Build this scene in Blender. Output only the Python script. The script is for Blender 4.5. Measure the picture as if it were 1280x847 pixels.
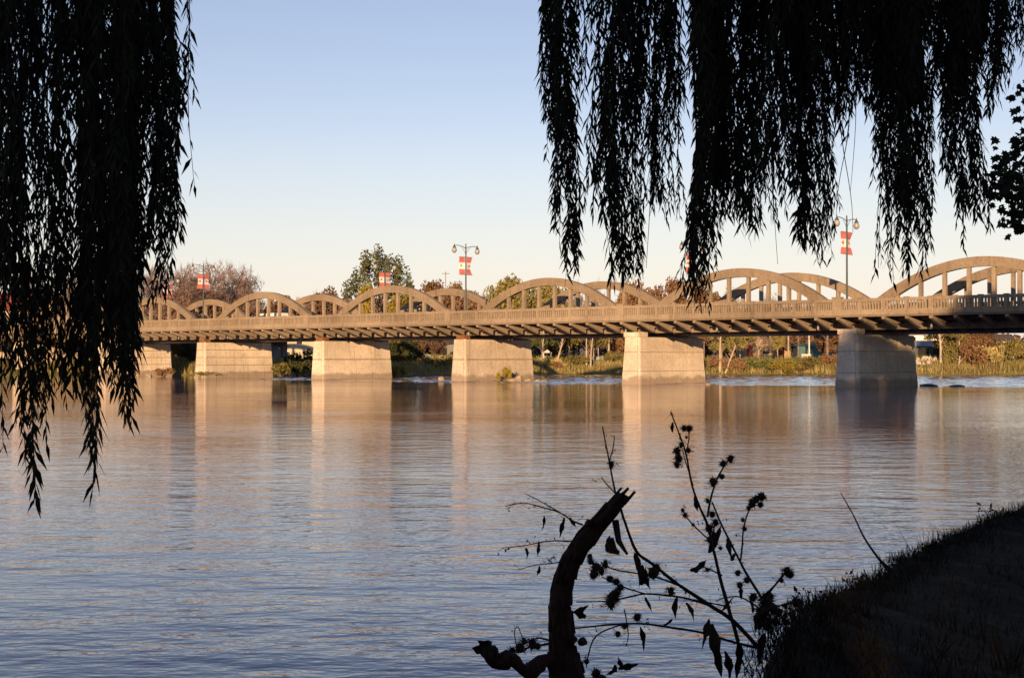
import bpy, math, random
import numpy as np
from mathutils import Vector, Matrix, noise
R = math.radians
for o in list(bpy.data.objects): bpy.data.objects.remove(o)
SC = bpy.context.scene
COL = SC.collection

# ------------------------------------------------------------------ camera, sky, sun, exposure
EYE = 2.55
cam = bpy.data.objects.new('camera', bpy.data.cameras.new('camera')); COL.objects.link(cam)
cam.location = (0, 0, EYE)
cam.rotation_euler = (R(90.79), 0, 0)
cam.data.lens = 50; cam.data.sensor_width = 36
cam.data.clip_start = 0.05; cam.data.clip_end = 6000
SC.camera = cam

TH = R(48.34)
D = Vector((-math.sin(TH), math.cos(TH), 0))      # along the bridge, away to the left
N = Vector((math.cos(TH), math.sin(TH), 0))       # across the bridge, away from the viewer
ORG = Vector((30.25, 126.2, 0))                   # nearest pier seen, on the front arch plane
SPAN = 23.7

SUN_A, SUN_EL = R(33), R(8.0)
sun_h = (-N) * math.cos(SUN_A) + (-D) * math.sin(SUN_A)
sun_v = Vector((sun_h.x * math.cos(SUN_EL), sun_h.y * math.cos(SUN_EL), math.sin(SUN_EL)))
ld = bpy.data.lights.new('sun', 'SUN'); ld.energy = 5.0; ld.angle = R(0.5); ld.color = (1.0, 0.65, 0.34)
sun = bpy.data.objects.new('sun', ld); COL.objects.link(sun)
sun.rotation_euler = sun_v.to_track_quat('Z', 'Y').to_euler()
sun.location = (0, -60, 60)

W = bpy.data.worlds.new('World'); SC.world = W; W.use_nodes = True
nt = W.node_tree; bg = nt.nodes['Background']
sky = nt.nodes.new('ShaderNodeTexSky'); sky.sky_type = 'NISHITA'; sky.sun_disc = False
sky.sun_elevation = SUN_EL; sky.sun_rotation = math.atan2(sun_h.x, sun_h.y)
sky.air_density = 1.0; sky.dust_density = 0.0; sky.ozone_density = 3.2
tint = nt.nodes.new('ShaderNodeMix'); tint.data_type = 'RGBA'; tint.blend_type = 'MULTIPLY'
tint.inputs[0].default_value = 1.0; tint.inputs[7].default_value = (1.55, 0.94, 0.82, 1)      # the film's cast on a clear sky
nt.links.new(sky.outputs[0], tint.inputs[6]); tc = nt.nodes.new('ShaderNodeTexCoord'); sz = nt.nodes.new('ShaderNodeSeparateXYZ'); nt.links.new(tc.outputs['Generated'], sz.inputs[0])
mr = nt.nodes.new('ShaderNodeMapRange'); mr.inputs[1].default_value = 0.0; mr.inputs[2].default_value = 0.16; mr.inputs[3].default_value = 0.85; mr.inputs[4].default_value = 0.0
nt.links.new(sz.outputs[2], mr.inputs[0])
hz = nt.nodes.new('ShaderNodeMix'); hz.data_type = 'RGBA'; hz.inputs[7].default_value = (3.45, 3.68, 3.72, 1)               # pale low haze, the same all round
nt.links.new(mr.outputs[0], hz.inputs[0]); nt.links.new(tint.outputs[2], hz.inputs[6]); nt.links.new(hz.outputs[2], bg.inputs[0]); bg.inputs[1].default_value = 0.135
SC.view_settings.view_transform = 'Standard'; SC.view_settings.look = 'None'
SC.view_settings.exposure = 0.6; SC.view_settings.gamma = 1.0
SC.cycles.max_bounces = 6; SC.cycles.transparent_max_bounces = 8

# ------------------------------------------------------------------ helpers
def rgb(r, g, b): return (r, g, b, 1)

class Mat:
    def __init__(s, name, rough=0.8, spec=0.3):
        s.m = bpy.data.materials.new(name); s.m.use_nodes = True
        s.t = s.m.node_tree; s.b = s.t.nodes['Principled BSDF']
        s.b.inputs['Roughness'].default_value = rough
        s.b.inputs['Specular IOR Level'].default_value = spec
    def n(s, kind, **kw):
        x = s.t.nodes.new('ShaderNode' + kind)
        for k, v in kw.items(): setattr(x, k, v)
        return x
    def l(s, a, b): s.t.links.new(a, b)
    def pos(s, scale=(1, 1, 1), obj=False, rot=(0, 0, 0)):
        mp = s.n('Mapping'); mp.inputs['Scale'].default_value = scale; mp.inputs['Rotation'].default_value = rot
        if obj: s.l(s.n('TexCoord').outputs['Object'], mp.inputs[0])
        else: s.l(s.n('NewGeometry').outputs['Position'], mp.inputs[0])
        return mp.outputs[0]
    def noise(s, vec, scale, detail=4, rough=0.55):
        x = s.n('TexNoise'); s.l(vec, x.inputs['Vector'])
        x.inputs['Scale'].default_value = scale; x.inputs['Detail'].default_value = detail
        x.inputs['Roughness'].default_value = rough
        return x.outputs['Fac']
    def ramp(s, fac, stops):
        x = s.n('ValToRGB'); s.l(fac, x.inputs[0]); e = x.color_ramp.elements
        while len(e) < len(stops): e.new(0.5)
        for i, (p, c) in enumerate(stops):
            e[i].position = p; e[i].color = c if len(c) == 4 else (*c, 1)
        return x.outputs[0]
    def mix(s, fac, a, b, mode='MIX'):
        x = s.n('Mix', data_type='RGBA', blend_type=mode)
        for k, v in ((0, fac), (6, a), (7, b)):
            if hasattr(v, 'is_output'): s.l(v, x.inputs[k])
            else: x.inputs[k].default_value = v
        return x.outputs[2]
    def math(s, op, a, b=None, c=None):
        x = s.n('Math', operation=op)
        for i, v in enumerate((a, b, c)):
            if v is None: continue
            if hasattr(v, 'is_output'): s.l(v, x.inputs[i])
            else: x.inputs[i].default_value = v
        return x.outputs[0]
    def col(s, c):
        if hasattr(c, 'is_output'): s.l(c, s.b.inputs['Base Color'])
        else: s.b.inputs['Base Color'].default_value = c
        return s
    def bump(s, h, dist, strength=1.0):
        x = s.n('Bump'); s.l(h, x.inputs['Height']); x.inputs['Distance'].default_value = dist
        x.inputs['Strength'].default_value = strength
        s.l(x.outputs[0], s.b.inputs['Normal']); return s

def simple(name, c, var=0.25, scale=3, rough=0.8, spec=0.2, obj=False, bump=0.0):
    M = Mat(name, rough, spec)
    f = M.noise(M.pos(obj=obj), scale, 5)
    lo = tuple(x * (1 - var) for x in c); hi = tuple(x * (1 + var) for x in c)
    M.col(M.ramp(f, [(0.3, lo), (0.7, hi)]))
    if bump: M.bump(f, bump)
    return M.m

class MB:
    """mesh builder; several shapes, one object"""
    def __init__(s): s.v = []; s.f = []; s.mi = []
    def add(s, vs, fs, mi=0):
        k = len(s.v); s.v.extend(tuple(v) for v in vs)
        s.f.extend(tuple(i + k for i in f) for f in fs); s.mi.extend([mi] * len(fs))
        return s
    def box(s, x0, x1, y0, y1, z0, z1, mi=0, f=None):
        vs = [(x0, y0, z0), (x1, y0, z0), (x1, y1, z0), (x0, y1, z0), (x0, y0, z1), (x1, y0, z1), (x1, y1, z1), (x0, y1, z1)]
        if f: vs = [f(*v) for v in vs]
        return s.add(vs, [(0, 3, 2, 1), (4, 5, 6, 7), (0, 1, 5, 4), (1, 2, 6, 5), (2, 3, 7, 6), (3, 0, 4, 7)], mi)
    def hexa(s, vs, mi=0):
        return s.add(vs, [(0, 3, 2, 1), (4, 5, 6, 7), (0, 1, 5, 4), (1, 2, 6, 5), (2, 3, 7, 6), (3, 0, 4, 7)], mi)
    def tube(s, pts, rad, n=6, cap=True, mi=0, lump=0.0, rng=None):
        pts = [Vector(p) for p in pts]; m = len(pts)
        if not hasattr(rad, '__len__'): rad = [rad] * m
        ring = []; k0 = len(s.v); up = None
        for i, p in enumerate(pts):
            t = (pts[min(i + 1, m - 1)] - pts[max(i - 1, 0)])
            if t.length < 1e-9: t = Vector((0, 0, 1))
            t.normalize()
            if up is None:
                up = t.orthogonal().normalized()
            up = (up - t * up.dot(t))
            if up.length < 1e-6: up = t.orthogonal()
            up.normalize(); w = t.cross(up)
            for j in range(n):
                a = 2 * math.pi * j / n
                r = rad[i] * (1 + (rng.uniform(-lump, lump) if rng else 0))
                s.v.append(tuple(p + (up * math.cos(a) + w * math.sin(a)) * r))
        for i in range(m - 1):
            for j in range(n):
                a = k0 + i * n + j; b = k0 + i * n + (j + 1) % n
                s.f.append((a, b, b + n, a + n)); s.mi.append(mi)
        if cap:
            s.f.append(tuple(k0 + j for j in reversed(range(n)))); s.mi.append(mi)
            s.f.append(tuple(k0 + (m - 1) * n + j for j in range(n))); s.mi.append(mi)
        return s
    def lathe(s, prof, n=10, at=(0, 0, 0), mi=0):
        k0 = len(s.v)
        for r, z in prof:
            for j in range(n):
                a = 2 * math.pi * j / n
                s.v.append((at[0] + r * math.cos(a), at[1] + r * math.sin(a), at[2] + z))
        for i in range(len(prof) - 1):
            for j in range(n):
                a = k0 + i * n + j; b = k0 + i * n + (j + 1) % n
                s.f.append((a, b, b + n, a + n)); s.mi.append(mi)
        return s
    def quads(s, arr, mi=0):
        """numpy array (n,4,3)"""
        k = len(s.v); n = len(arr)
        s.v.extend(map(tuple, arr.reshape(-1, 3).tolist()))
        idx = (np.arange(n * 4).reshape(n, 4) + k)
        s.f.extend(map(tuple, idx.tolist())); s.mi.extend([mi] * n)
        return s
    def mesh(s, name, mats, smooth=False):
        me = bpy.data.meshes.new(name); me.from_pydata(s.v, [], s.f)
        for m in (mats if isinstance(mats, (list, tuple)) else [mats]): me.materials.append(m)
        if any(s.mi): me.polygons.foreach_set('material_index', s.mi)
        if smooth: me.polygons.foreach_set('use_smooth', [True] * len(me.polygons))
        me.update(); return me
    def build(s, name, mats, parent=None, smooth=False, **props):
        return put(name, s.mesh(name, mats, smooth), parent, **props)

def put(name, me, parent=None, loc=None, rz=0, **props):
    o = bpy.data.objects.new(name, me); COL.objects.link(o)
    if parent is not None: o.parent = parent
    if loc is not None: o.location = loc
    if rz: o.rotation_euler = (0, 0, rz)
    for k, v in props.items(): o[k] = v
    return o

def thing(name, label, cat, loc=(0, 0, 0), rz=0, group=None):
    o = put(name, None, None, loc, rz, label=label, category=cat)
    if group: o['group'] = group
    return o

def tag(o, label, cat, group=None):
    o['label'] = label; o['category'] = cat
    if group: o['group'] = group
    return o

def dup(root, loc, rz=0, scale=None, label=None, group=None):
    r = root.copy(); COL.objects.link(r); r.location = loc; r.rotation_euler = (0, 0, rz)
    if scale: r.scale = scale
    if label: r['label'] = label
    if group: r['group'] = group
    for ch in list(root.children):
        c = ch.copy(); COL.objects.link(c); c.parent = r
        for g in list(ch.children):
            d = g.copy(); COL.objects.link(d); d.parent = c
    return r

F = 1280 * 50 / 36
def at(px, py, Y):
    """the point at depth Y that stands where the photograph shows (px, py)"""
    return Vector(((px - 640) / F * Y, Y, EYE + (448 - py) / F * Y))
def atx(px, Y): return (px - 640) / F * Y

# ------------------------------------------------------------------ materials
def concrete(name, base, dark, streak=0.5, joint=None, waterline=False):
    M = Mat(name, 0.9, 0.2)
    big = M.noise(M.pos(), 0.35, 5, 0.6)
    fine = M.noise(M.pos(), 5.0, 6, 0.65)
    st = M.noise(M.pos((2.2, 2.2, 0.12)), 1.0, 5, 0.6)
    c = M.ramp(big, [(0.3, tuple(b * 0.84 for b in base)), (0.7, tuple(b * 1.1 for b in base))])
    msk = M.ramp(M.noise(M.pos((.8, .8, .35)), 0.9, 3), [(0.4, (.15, .15, .15)), (0.65, (1, 1, 1))])
    c = M.mix(M.math('MULTIPLY', msk, M.math('MULTIPLY', M.ramp(st, [(0.50, (0, 0, 0)), (0.68, (1, 1, 1))]), streak)), c, (*dark, 1))
    c = M.mix(1.0, c, M.ramp(M.noise(M.pos((.09, .09, .2)), 1.0, 3), [(.35, (.80, .79, .78)), (.65, (1.12, 1.12, 1.12))]), 'MULTIPLY')
    g = M.ramp(fine, [(0.25, (0.72, 0.72, 0.72)), (0.6, (1.08, 1.08, 1.08))])
    c = M.mix(1.0, c, g, 'MULTIPLY')
    if waterline:
        z = M.n('SeparateXYZ'); M.l(M.n('NewGeometry').outputs['Position'], z.inputs[0])
        zz = M.math('ADD', z.outputs[2], M.math('MULTIPLY', M.noise(M.pos(), 0.9, 4), -1.1))
        c = M.mix(M.math('MULTIPLY', M.ramp(zz, [(0.0, (1, 1, 1)), (0.34, (0, 0, 0))]), 0.6), c, rgb(0.15, 0.105, 0.07))
        blot = M.noise(M.pos((1, 1, 1.6)), 1.1, 6, 0.7)
        c = M.mix(M.math('MULTIPLY', M.ramp(blot, [(0.56, (0, 0, 0)), (0.75, (1, 1, 1))]), 0.4), c, rgb(0.2, 0.14, 0.09))
    M.col(c); M.bump(fine, 0.03)
    return M.m
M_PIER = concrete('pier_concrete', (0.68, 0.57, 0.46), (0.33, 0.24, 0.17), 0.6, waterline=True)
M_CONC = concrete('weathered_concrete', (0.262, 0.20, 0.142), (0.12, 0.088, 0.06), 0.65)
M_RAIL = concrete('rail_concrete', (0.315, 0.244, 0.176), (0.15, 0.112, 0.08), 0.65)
M_ROAD = simple('asphalt', (0.06, 0.06, 0.06), 0.2, 8, 0.9)
M_RUST = simple('rusty_steel', (0.20, 0.09, 0.045), 0.4, 3, 0.8)
M_PIPE = simple('pipe_grey', (0.3, 0.29, 0.29), 0.2, 3, 0.5)
M_POLE = simple('pole_paint', (0.045, 0.055, 0.055), 0.2, 4, 0.45, 0.4)
M_RED = simple('banner_red', (0.58, 0.17, 0.15), 0.08, 3, 0.8)
M_WHITE = simple('banner_white', (0.80, 0.77, 0.74), 0.05, 3, 0.8)
M_WPAINT = simple('white_paint', (0.74, 0.72, 0.69), 0.08, 2, 0.6)
M_GLOBE = simple('lamp_glass', (0.32, 0.30, 0.28), 0.12, 5, 0.25, 0.5)
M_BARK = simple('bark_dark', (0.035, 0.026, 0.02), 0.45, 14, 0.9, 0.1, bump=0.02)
M_FBARK = simple('bark_far', (0.19, 0.135, 0.10), 0.4, 1.5, 0.9, 0.1)
M_PBARK = simple('bark_pale', (0.40, 0.32, 0.25), 0.25, 1.0, 0.9, 0.1)
M_TWIG = simple('bare_twigs', (0.20, 0.138, 0.122), 0.35, 0.4, 0.9, 0.1)
M_TWIG2 = simple('pale_twigs', (0.24, 0.185, 0.15), 0.3, 0.4, 0.9, 0.1)

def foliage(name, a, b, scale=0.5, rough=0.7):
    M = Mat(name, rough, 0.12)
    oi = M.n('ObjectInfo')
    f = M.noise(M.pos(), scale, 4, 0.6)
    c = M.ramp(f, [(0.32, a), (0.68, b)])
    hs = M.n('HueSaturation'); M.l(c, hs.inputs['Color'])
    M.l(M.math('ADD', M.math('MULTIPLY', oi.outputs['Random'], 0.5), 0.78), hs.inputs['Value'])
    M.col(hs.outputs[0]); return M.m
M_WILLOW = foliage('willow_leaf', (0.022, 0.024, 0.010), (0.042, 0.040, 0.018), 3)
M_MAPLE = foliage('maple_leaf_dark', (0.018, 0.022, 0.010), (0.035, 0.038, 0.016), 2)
M_BEHIND = foliage('shade_tree_leaf', (0.030, 0.035, 0.014), (0.05, 0.05, 0.02), 0.7)
M_WEED = foliage('dry_weed', (0.022, 0.016, 0.012), (0.05, 0.034, 0.024), 9)
M_OLIVE = foliage('olive_leaf', (0.115, 0.10, 0.032), (0.23, 0.19, 0.065), 0.5)
M_GREEN = foliage('green_leaf', (0.07, 0.085, 0.026), (0.17, 0.17, 0.055), 0.5)
M_DGREEN = foliage('dark_green_leaf', (0.03, 0.038, 0.014), (0.075, 0.075, 0.028), 0.6)
M_YELLOW = foliage('yellow_leaf', (0.16, 0.125, 0.025), (0.34, 0.26, 0.05), 0.6)
M_BROWN = foliage('brown_leaf', (0.12, 0.065, 0.035), (0.24, 0.14, 0.07), 0.5)
M_RUSSET = foliage('russet_leaf', (0.105, 0.062, 0.043), (0.18, 0.11, 0.072), 0.5)
M_STRAW = foliage('straw_grass', (0.22, 0.18, 0.065), (0.46, 0.36, 0.16), 0.35)
M_FGRASS = foliage('bank_green', (0.13, 0.145, 0.04), (0.30, 0.27, 0.08), 0.25)
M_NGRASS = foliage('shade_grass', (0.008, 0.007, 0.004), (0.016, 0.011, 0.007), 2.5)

# ------------------------------------------------------------------ ground, river, banks
def sheet(name, xs, ys, zf, mat, **props):
    b = MB()
    for y in ys:
        for x in xs: b.v.append((x, y, zf(x, y)))
    n = len(xs)
    for j in range(len(ys) - 1):
        for i in range(n - 1):
            a = j * n + i; b.f.append((a, a + 1, a + n + 1, a + n)); b.mi.append(0)
    return b.build(name, mat, smooth=True, kind='structure', **props)

M_BED = simple('river_bed', (0.10, 0.085, 0.06), 0.3, 0.5, 0.95)
sheet('ground', [-3000, -400, 0, 400, 3000], [-3000, -200, 0, 300, 5000], lambda x, y: -1.8, M_BED)

def water_mat():
    M = Mat('river_water', 0.035, 0.5)
    M.b.inputs['IOR'].default_value = 1.333
    M.col(rgb(0.020, 0.018, 0.13))
    P = M.n('NewGeometry').outputs['Position']
    sp = M.n('SeparateXYZ'); M.l(P, sp.inputs[0])
    a = M.noise(M.pos((0.55, 0.95, 1), rot=(0, 0, R(9))), 1.0, 3, 0.5)
    b_ = M.noise(M.pos((1.9, 3.4, 1), rot=(0, 0, R(-14))), 1.0, 3, 0.55)
    c = M.noise(M.pos((6, 11, 1), rot=(0, 0, R(6))), 1.0, 2, 0.5)
    patch = M.ramp(M.noise(M.pos((0.03, 0.07, 1)), 1, 3), [(0.32, (0.4, 0.4, 0.4)), (0.66, (1.35, 1.35, 1.35))])
    h = M.math('ADD', M.math('MULTIPLY', a, 0.056), M.math('MULTIPLY', b_, 0.022))
    h = M.math('ADD', h, M.math('MULTIPLY', c, 0.0048))
    h = M.math('MULTIPLY', h, patch)
    sp = M.n('SeparateXYZ'); M.l(M.n('NewGeometry').outputs['Position'], sp.inputs[0])       # rougher near the bank, calmer towards the bridge
    h = M.math('MULTIPLY', h, M.ramp(M.math('MULTIPLY', sp.outputs[1], .01), [(.1, (1.0, 1.0, 1.0)), (.3, (.62, .62, .62)), (.6, (.44, .44, .44)), (1.0, (.34, .34, .34))]))
    M.bump(h, 1.0)
    return M.m
sheet('river', [-500, -200, -60, 0, 60, 200, 500], [-40, 0, 20, 60, 120, 180, 240, 300], lambda x, y: 0.0, water_mat())
# riffle over the stony bar beyond the piers: short standing waves
def riffle_z(x, y):
    e = y + (.42 if x > 0 else .9) * x - 147.5 + 2.5 * (noise.noise(Vector((x * .08, 0, 4))))
    f = min(1, max(0, e / 2.2))
    n1 = noise.noise(Vector((x * .55, y * .95, 1))); n2 = noise.noise(Vector((x * 1.4, y * 2.3, 7))); n3 = noise.noise(Vector((x * .06, y * .13, 2)))
    return -.06 + f * (.10 + (.095 * n1 + .042 * n2) * (1 + .8 * n3)) + (.05 if 0 < e < 1.6 else 0) * f
sheet('river_riffle', list(np.arange(-32, 96, .42)), list(np.arange(106, 196, .30)) + list(np.arange(196, 226, .6)), riffle_z, bpy.data.materials['river_water'])

# near bank in the shade of the trees
CREST = [(230, 150, 1.8), (66, 97, 1.8), (34, 70, 1.4), (25, 48, 1.1), (15.5, 32, 1.0), (9.9, 22, .92), (5.76, 16, .90), (4.1, 13.2, .90), (2.9, 11, .93),
         (2.25, 9.6, 1.0), (1.82, 8.5, 1.09), (1.38, 7, 1.25), (1.16, 5.5, 1.31), (.95, 4.0, 1.25), (-.6, 2.6, 1.1), (-5, 1.9, 1.1), (-15, 1.0, 1.1), (-60, -3, 1.1), (-300, -25, 1.1)]
CREST = [Vector(c) for c in CREST]
def resample(pts, step):
    out = []
    for a, b in zip(pts, pts[1:]):
        n = max(1, int((b - a).length / step(a)))
        out += [a.lerp(b, i / n) for i in range(n)]
    return out + [pts[-1]]
crest = resample(CREST, lambda a: 0.25 if abs(a.x) < 9 and a.y < 24 else 4)
INW = Vector((0.5, -0.866, 0))
PROF = [(-2.2, -1.9), (-.9, None), (-0.5, -.72), (-0.2, -.20), (0, 0), (.25, .02), (.7, .0), (1.4, -.05), (2.5, -.12), (4.5, -.15), (9, 0), (25, .5), (80, 1.2), (400, 2)]
def bank_z(c, off, dz):
    if dz is None: return -0.25
    if off <= -2: return dz
    z = c.z + dz if off >= -.01 else c.z * (1 + dz)
    p = c + INW * off
    return z + 0.07 * noise.noise(Vector((p.x * 1.7, p.y * 1.7, 3))) + 0.03 * noise.noise(Vector((p.x * 6, p.y * 6, 9)))
bk = MB()
for c in crest:
    for off, dz in PROF:
        p = c + INW * off; bk.v.append((p.x, p.y, bank_z(c, off, dz)))
npf = len(PROF)
for i in range(len(crest) - 1):
    for j in range(npf - 1):
        a = i * npf + j; bk.f.append((a, a + 1, a + npf + 1, a + npf)); bk.mi.append(0)
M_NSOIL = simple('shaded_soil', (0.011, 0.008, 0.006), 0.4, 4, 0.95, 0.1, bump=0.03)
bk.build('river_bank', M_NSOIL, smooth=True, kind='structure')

rng = np.random.default_rng(5)
def blades(P, h, w, rg, lean=0.35):
    """one folded blade (a quad that narrows to a tip) per point"""
    n = len(P); ang = rg.uniform(0, 2 * np.pi, n); hh = h * rg.uniform(.45, 1.15, n); ww = w * rg.uniform(.6, 1.2, n)
    s = np.c_[np.cos(ang), np.sin(ang), np.zeros(n)] * ww[:, None]
    la = rg.uniform(0, 2 * np.pi, n)
    t = np.c_[np.cos(la) * lean * hh * rg.uniform(0, 1, n), np.sin(la) * lean * hh * rg.uniform(0, 1, n), hh]
    q = np.stack([P - s, P + s, P + s * .15 + t, P - s * .15 + t], 1)
    return q
pts = []
for c in crest:
    if not (c.y < 24 and -1.5 < c.x < 9.5): continue
    for _ in range(430):
        off = rng.choice([rng.uniform(-.25, .35), rng.uniform(-.2, 3.5)], p=[.6, .4])
        z = np.interp(off, [-.5, -.2, 0, .25, .7, 1.4, 2.5, 4.5], [c.z * .28, c.z * .8, c.z, c.z + .02, c.z, c.z - .05, c.z - .12, c.z - .15])
        p = c + INW * off + Vector((rng.uniform(-.15, .15), rng.uniform(-.15, .15), 0))
        pts.append((p.x, p.y, z - .03 + 0.07 * noise.noise(Vector((p.x * 1.7, p.y * 1.7, 3)))))
pts = np.array(pts)
tall_ = []
for i in range(70):
    c = crest[int(rng.integers(0, len(crest)))]
    if not (c.y < 20 and .7 < c.x < 8): continue
    off = rng.uniform(-.2, 1.5); hc = rng.uniform(.12, .3); nb_ = int(rng.integers(14, 50))
    p = c + INW * off; z = c.z + (-.03 * off if off > 0 else off * .9)
    P_ = np.c_[rng.normal(p.x, .07, nb_), rng.normal(p.y, .07, nb_), np.full(nb_, z - .03)]
    tall_.append(blades(P_, hc, .0045, rng, .8))
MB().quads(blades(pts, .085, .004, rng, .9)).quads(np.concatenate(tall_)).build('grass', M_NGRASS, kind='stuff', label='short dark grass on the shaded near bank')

# far bank
def shore(x): return 221 + 2.5 * math.sin(x * .05) + 1.5 * math.sin(x * .17 + 1) - max(0, -35 - x) * .16 - max(0, x - 110) * .8
fx = [-900, -500, -300] + list(np.arange(-200, 150, 4.0)) + [160, 200, 260, 400, 900]
FPROF = [(-6, -1.9), (-.6, -.15), (0, .12), (1.2, .6), (3.5, 1.15), (7, 1.9), (11, 2.35), (18, 2.5), (40, 2.6), (120, 2.7), (600, 3), (3000, 4)]
fb = MB()
for x in fx:
    for off, z in FPROF:
        zz = z + (0.25 * noise.noise(Vector((x * .2, off * .3, 1))) if off > 0 else 0)
        fb.v.append((x, shore(x) + off, zz))
m_ = len(FPROF)
for i in range(len(fx) - 1):
    for j in range(m_ - 1):
        a = i * m_ + j; fb.f.append((a, a + m_, a + m_ + 1, a + 1)); fb.mi.append(0)
MF = Mat('far_bank_turf', 0.95, 0.1)
f1 = MF.noise(MF.pos(), 0.25, 5); f2 = MF.noise(MF.pos(), 2.0, 5)
cc = MF.ramp(f1, [(0.35, (0.13, 0.135, 0.04)), (0.5, (0.20, 0.18, 0.06)), (0.68, (0.27, 0.2, 0.09))])
MF.col(MF.mix(1, cc, MF.ramp(f2, [(.3, (.65, .65, .65)), (.7, (1.15, 1.15, 1.15))]), 'MULTIPLY'))
fb.build('far_bank', MF.m, smooth=True, kind='structure')

def bank_tufts(name, n, x0, x1, o0, o1, h, w, mat, seed, clump=1.0):
    rg = np.random.default_rng(seed)
    x = rg.uniform(x0, x1, n * 3); o = rg.uniform(o0, o1, n * 3)
    keep = np.array([noise.noise(Vector((a * .22, b * .4, seed))) > (rg.uniform(-.5, .5) * clump) for a, b in zip(x, o)])
    x = x[keep][:n]; o = o[keep][:n]
    z = np.interp(o, [p[0] for p in FPROF], [p[1] for p in FPROF])
    P = np.c_[x, [shore(a) + b for a, b in zip(x, o)], z - .1]
    MB().quads(blades(P, h, w, rg)).build(name, mat, kind='stuff')
bank_tufts('straw_grass', 15000, -75, 100, 0, 6, .95, .06, M_STRAW, 11)
bank_tufts('bank_weeds', 11000, -75, 100, 2.5, 12, .9, .08, M_FGRASS, 12)
bank_tufts('bank_weeds', 3500, 30, 66, 2, 9, .9, .09, M_GREEN, 14, .6)
bank_tufts('dry_weeds', 2500, -75, 100, .3, 8, 1.0, .05, M_BROWN, 13, .4)

# distant hill
hl = MB()
hx = np.linspace(-900, 1200, 90)
for x in hx:
    top = 12 + 7 * noise.noise(Vector((x * .004, 0, 5))) + 1.6 * noise.noise(Vector((x * .05, 0, 2))) + 4 * max(0, (x - 250) / 500)
    for t in (0, .4, .75, 1, .9): hl.v.append((x, 1000 + [0, 40, 90, 150, 400][(0, .4, .75, 1, .9).index(t)], 2.5 + top * t - (2 if t == 0 else 0)))
for i in range(len(hx) - 1):
    for j in range(4): hl.f.append((i * 5 + j, i * 5 + 5 + j, i * 5 + 6 + j, i * 5 + 1 + j)); hl.mi.append(0)
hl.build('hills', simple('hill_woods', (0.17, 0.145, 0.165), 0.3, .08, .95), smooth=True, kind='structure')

# ------------------------------------------------------------------ the bridge
bridge = thing('concrete_bridge', 'long weathered concrete bridge of bowstring arches on broad piers across the river', 'bridge', ORG, math.atan2(D.y, D.x))
# local frame: x runs along the bridge (away to the left), -y runs across it away from the viewer
def bp(u, p, z): return (u, -p, z)
def bbox(b, u0, u1, p0, p1, z0, z1, mi=0): return b.box(u0, u1, -p1, -p0, z0, z1, mi)
K0, K1 = -2, 7
U0, U1 = K0 * SPAN, K1 * SPAN
WB = 9.2; PR = -2.7; PB = WB + 2.7
# piers
M_JOINT = simple('joint_dirt_shade', (.24, .175, .12), .3, 3, .95)  # joint dirt, darkened to stand in for shadow the shallow recesses lack
def pier_dims(z):
    t = (z + 1.6) / (4.70 + 1.6)
    return 1.20 - .32 * t, -1.30 + .30 * t, 10.48 - .30 * t          # half width, near end, far end
def pier_mesh():
    b = MB()
    def ring(z):
        hu, p0, p1 = pier_dims(z); ch = .16
        return [bp(-hu, p0 + ch, z), bp(-hu + ch, p0, z), bp(hu - ch, p0, z), bp(hu, p0 + ch, z), bp(hu, p1 - ch, z), bp(hu - ch, p1, z), bp(-hu + ch, p1, z), bp(-hu, p1 - ch, z)]
    zs = [-1.6, 4.70]
    for z in zs: b.v += ring(z)
    for j in range(8):
        c = (j + 1) % 8; b.f.append((j, j + 8, c + 8, c)); b.mi.append(1 if j in (1, 3, 7) else 0)
    b.f.append(tuple(range(8))); b.f.append(tuple(reversed(range(8, 16)))); b.mi += [0, 0]
    return b.mesh('pier', [M_PIER, M_JOINT])
def pier_panels(seed, rows, ncol, gap):
    """cast panels standing proud of the core, with recessed joints between them"""
    rr = random.Random(seed); out = []
    for r in range(len(rows) - 1):
        z0, z1 = rows[r] + gap / 2, rows[r + 1] - gap / 2
        (h0, a0, e0), (h1, a1, e1) = pier_dims(z0), pier_dims(z1)
        cuts = [0] + [(i + rr.uniform(-.12, .12)) / ncol for i in range(1, ncol)] + [1]
        for i in range(ncol):
            for sgn in (-1, 1):
                d = .07 + rr.uniform(-.02, .02) + (.03 if len(rows) < 5 and r == 0 else 0)
                g0 = a0 + .17 + (e0 - a0 - .34) * cuts[i] + gap / 2; g1 = a0 + .17 + (e0 - a0 - .34) * cuts[i + 1] - gap / 2
                t0 = a1 + .17 + (e1 - a1 - .34) * cuts[i] + gap / 2; t1 = a1 + .17 + (e1 - a1 - .34) * cuts[i + 1] - gap / 2
                def q(h, p, z, o): return bp(sgn * (h + o), p, z)
                vs = [q(h0, g0, z0, -.03), q(h0, g0, z0, d), q(h0, g1, z0, d), q(h0, g1, z0, -.03), q(h1, t0, z1, -.03), q(h1, t0, z1, d), q(h1, t1, z1, d), q(h1, t1, z1, -.03)]
                if sgn > 0: vs = [vs[k] for k in (3, 2, 1, 0, 7, 6, 5, 4)]
                out.append(MB().hexa(vs).mesh('panel', M_PIER))
        d = .06
        vs = [bp(-h0 + .17, a0 + .03, z0), bp(h0 - .17, a0 + .03, z0), bp(h0 - .17, a0 - d, z0), bp(-h0 + .17, a0 - d, z0), bp(-h1 + .17, a1 + .03, z1), bp(h1 - .17, a1 + .03, z1), bp(h1 - .17, a1 - d, z1), bp(-h1 + .17, a1 - d, z1)]
        out.append(MB().hexa([vs[k] for k in (3, 2, 1, 0, 7, 6, 5, 4)]).mesh('panel', M_PIER))
    return out
pm = pier_mesh()
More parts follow.
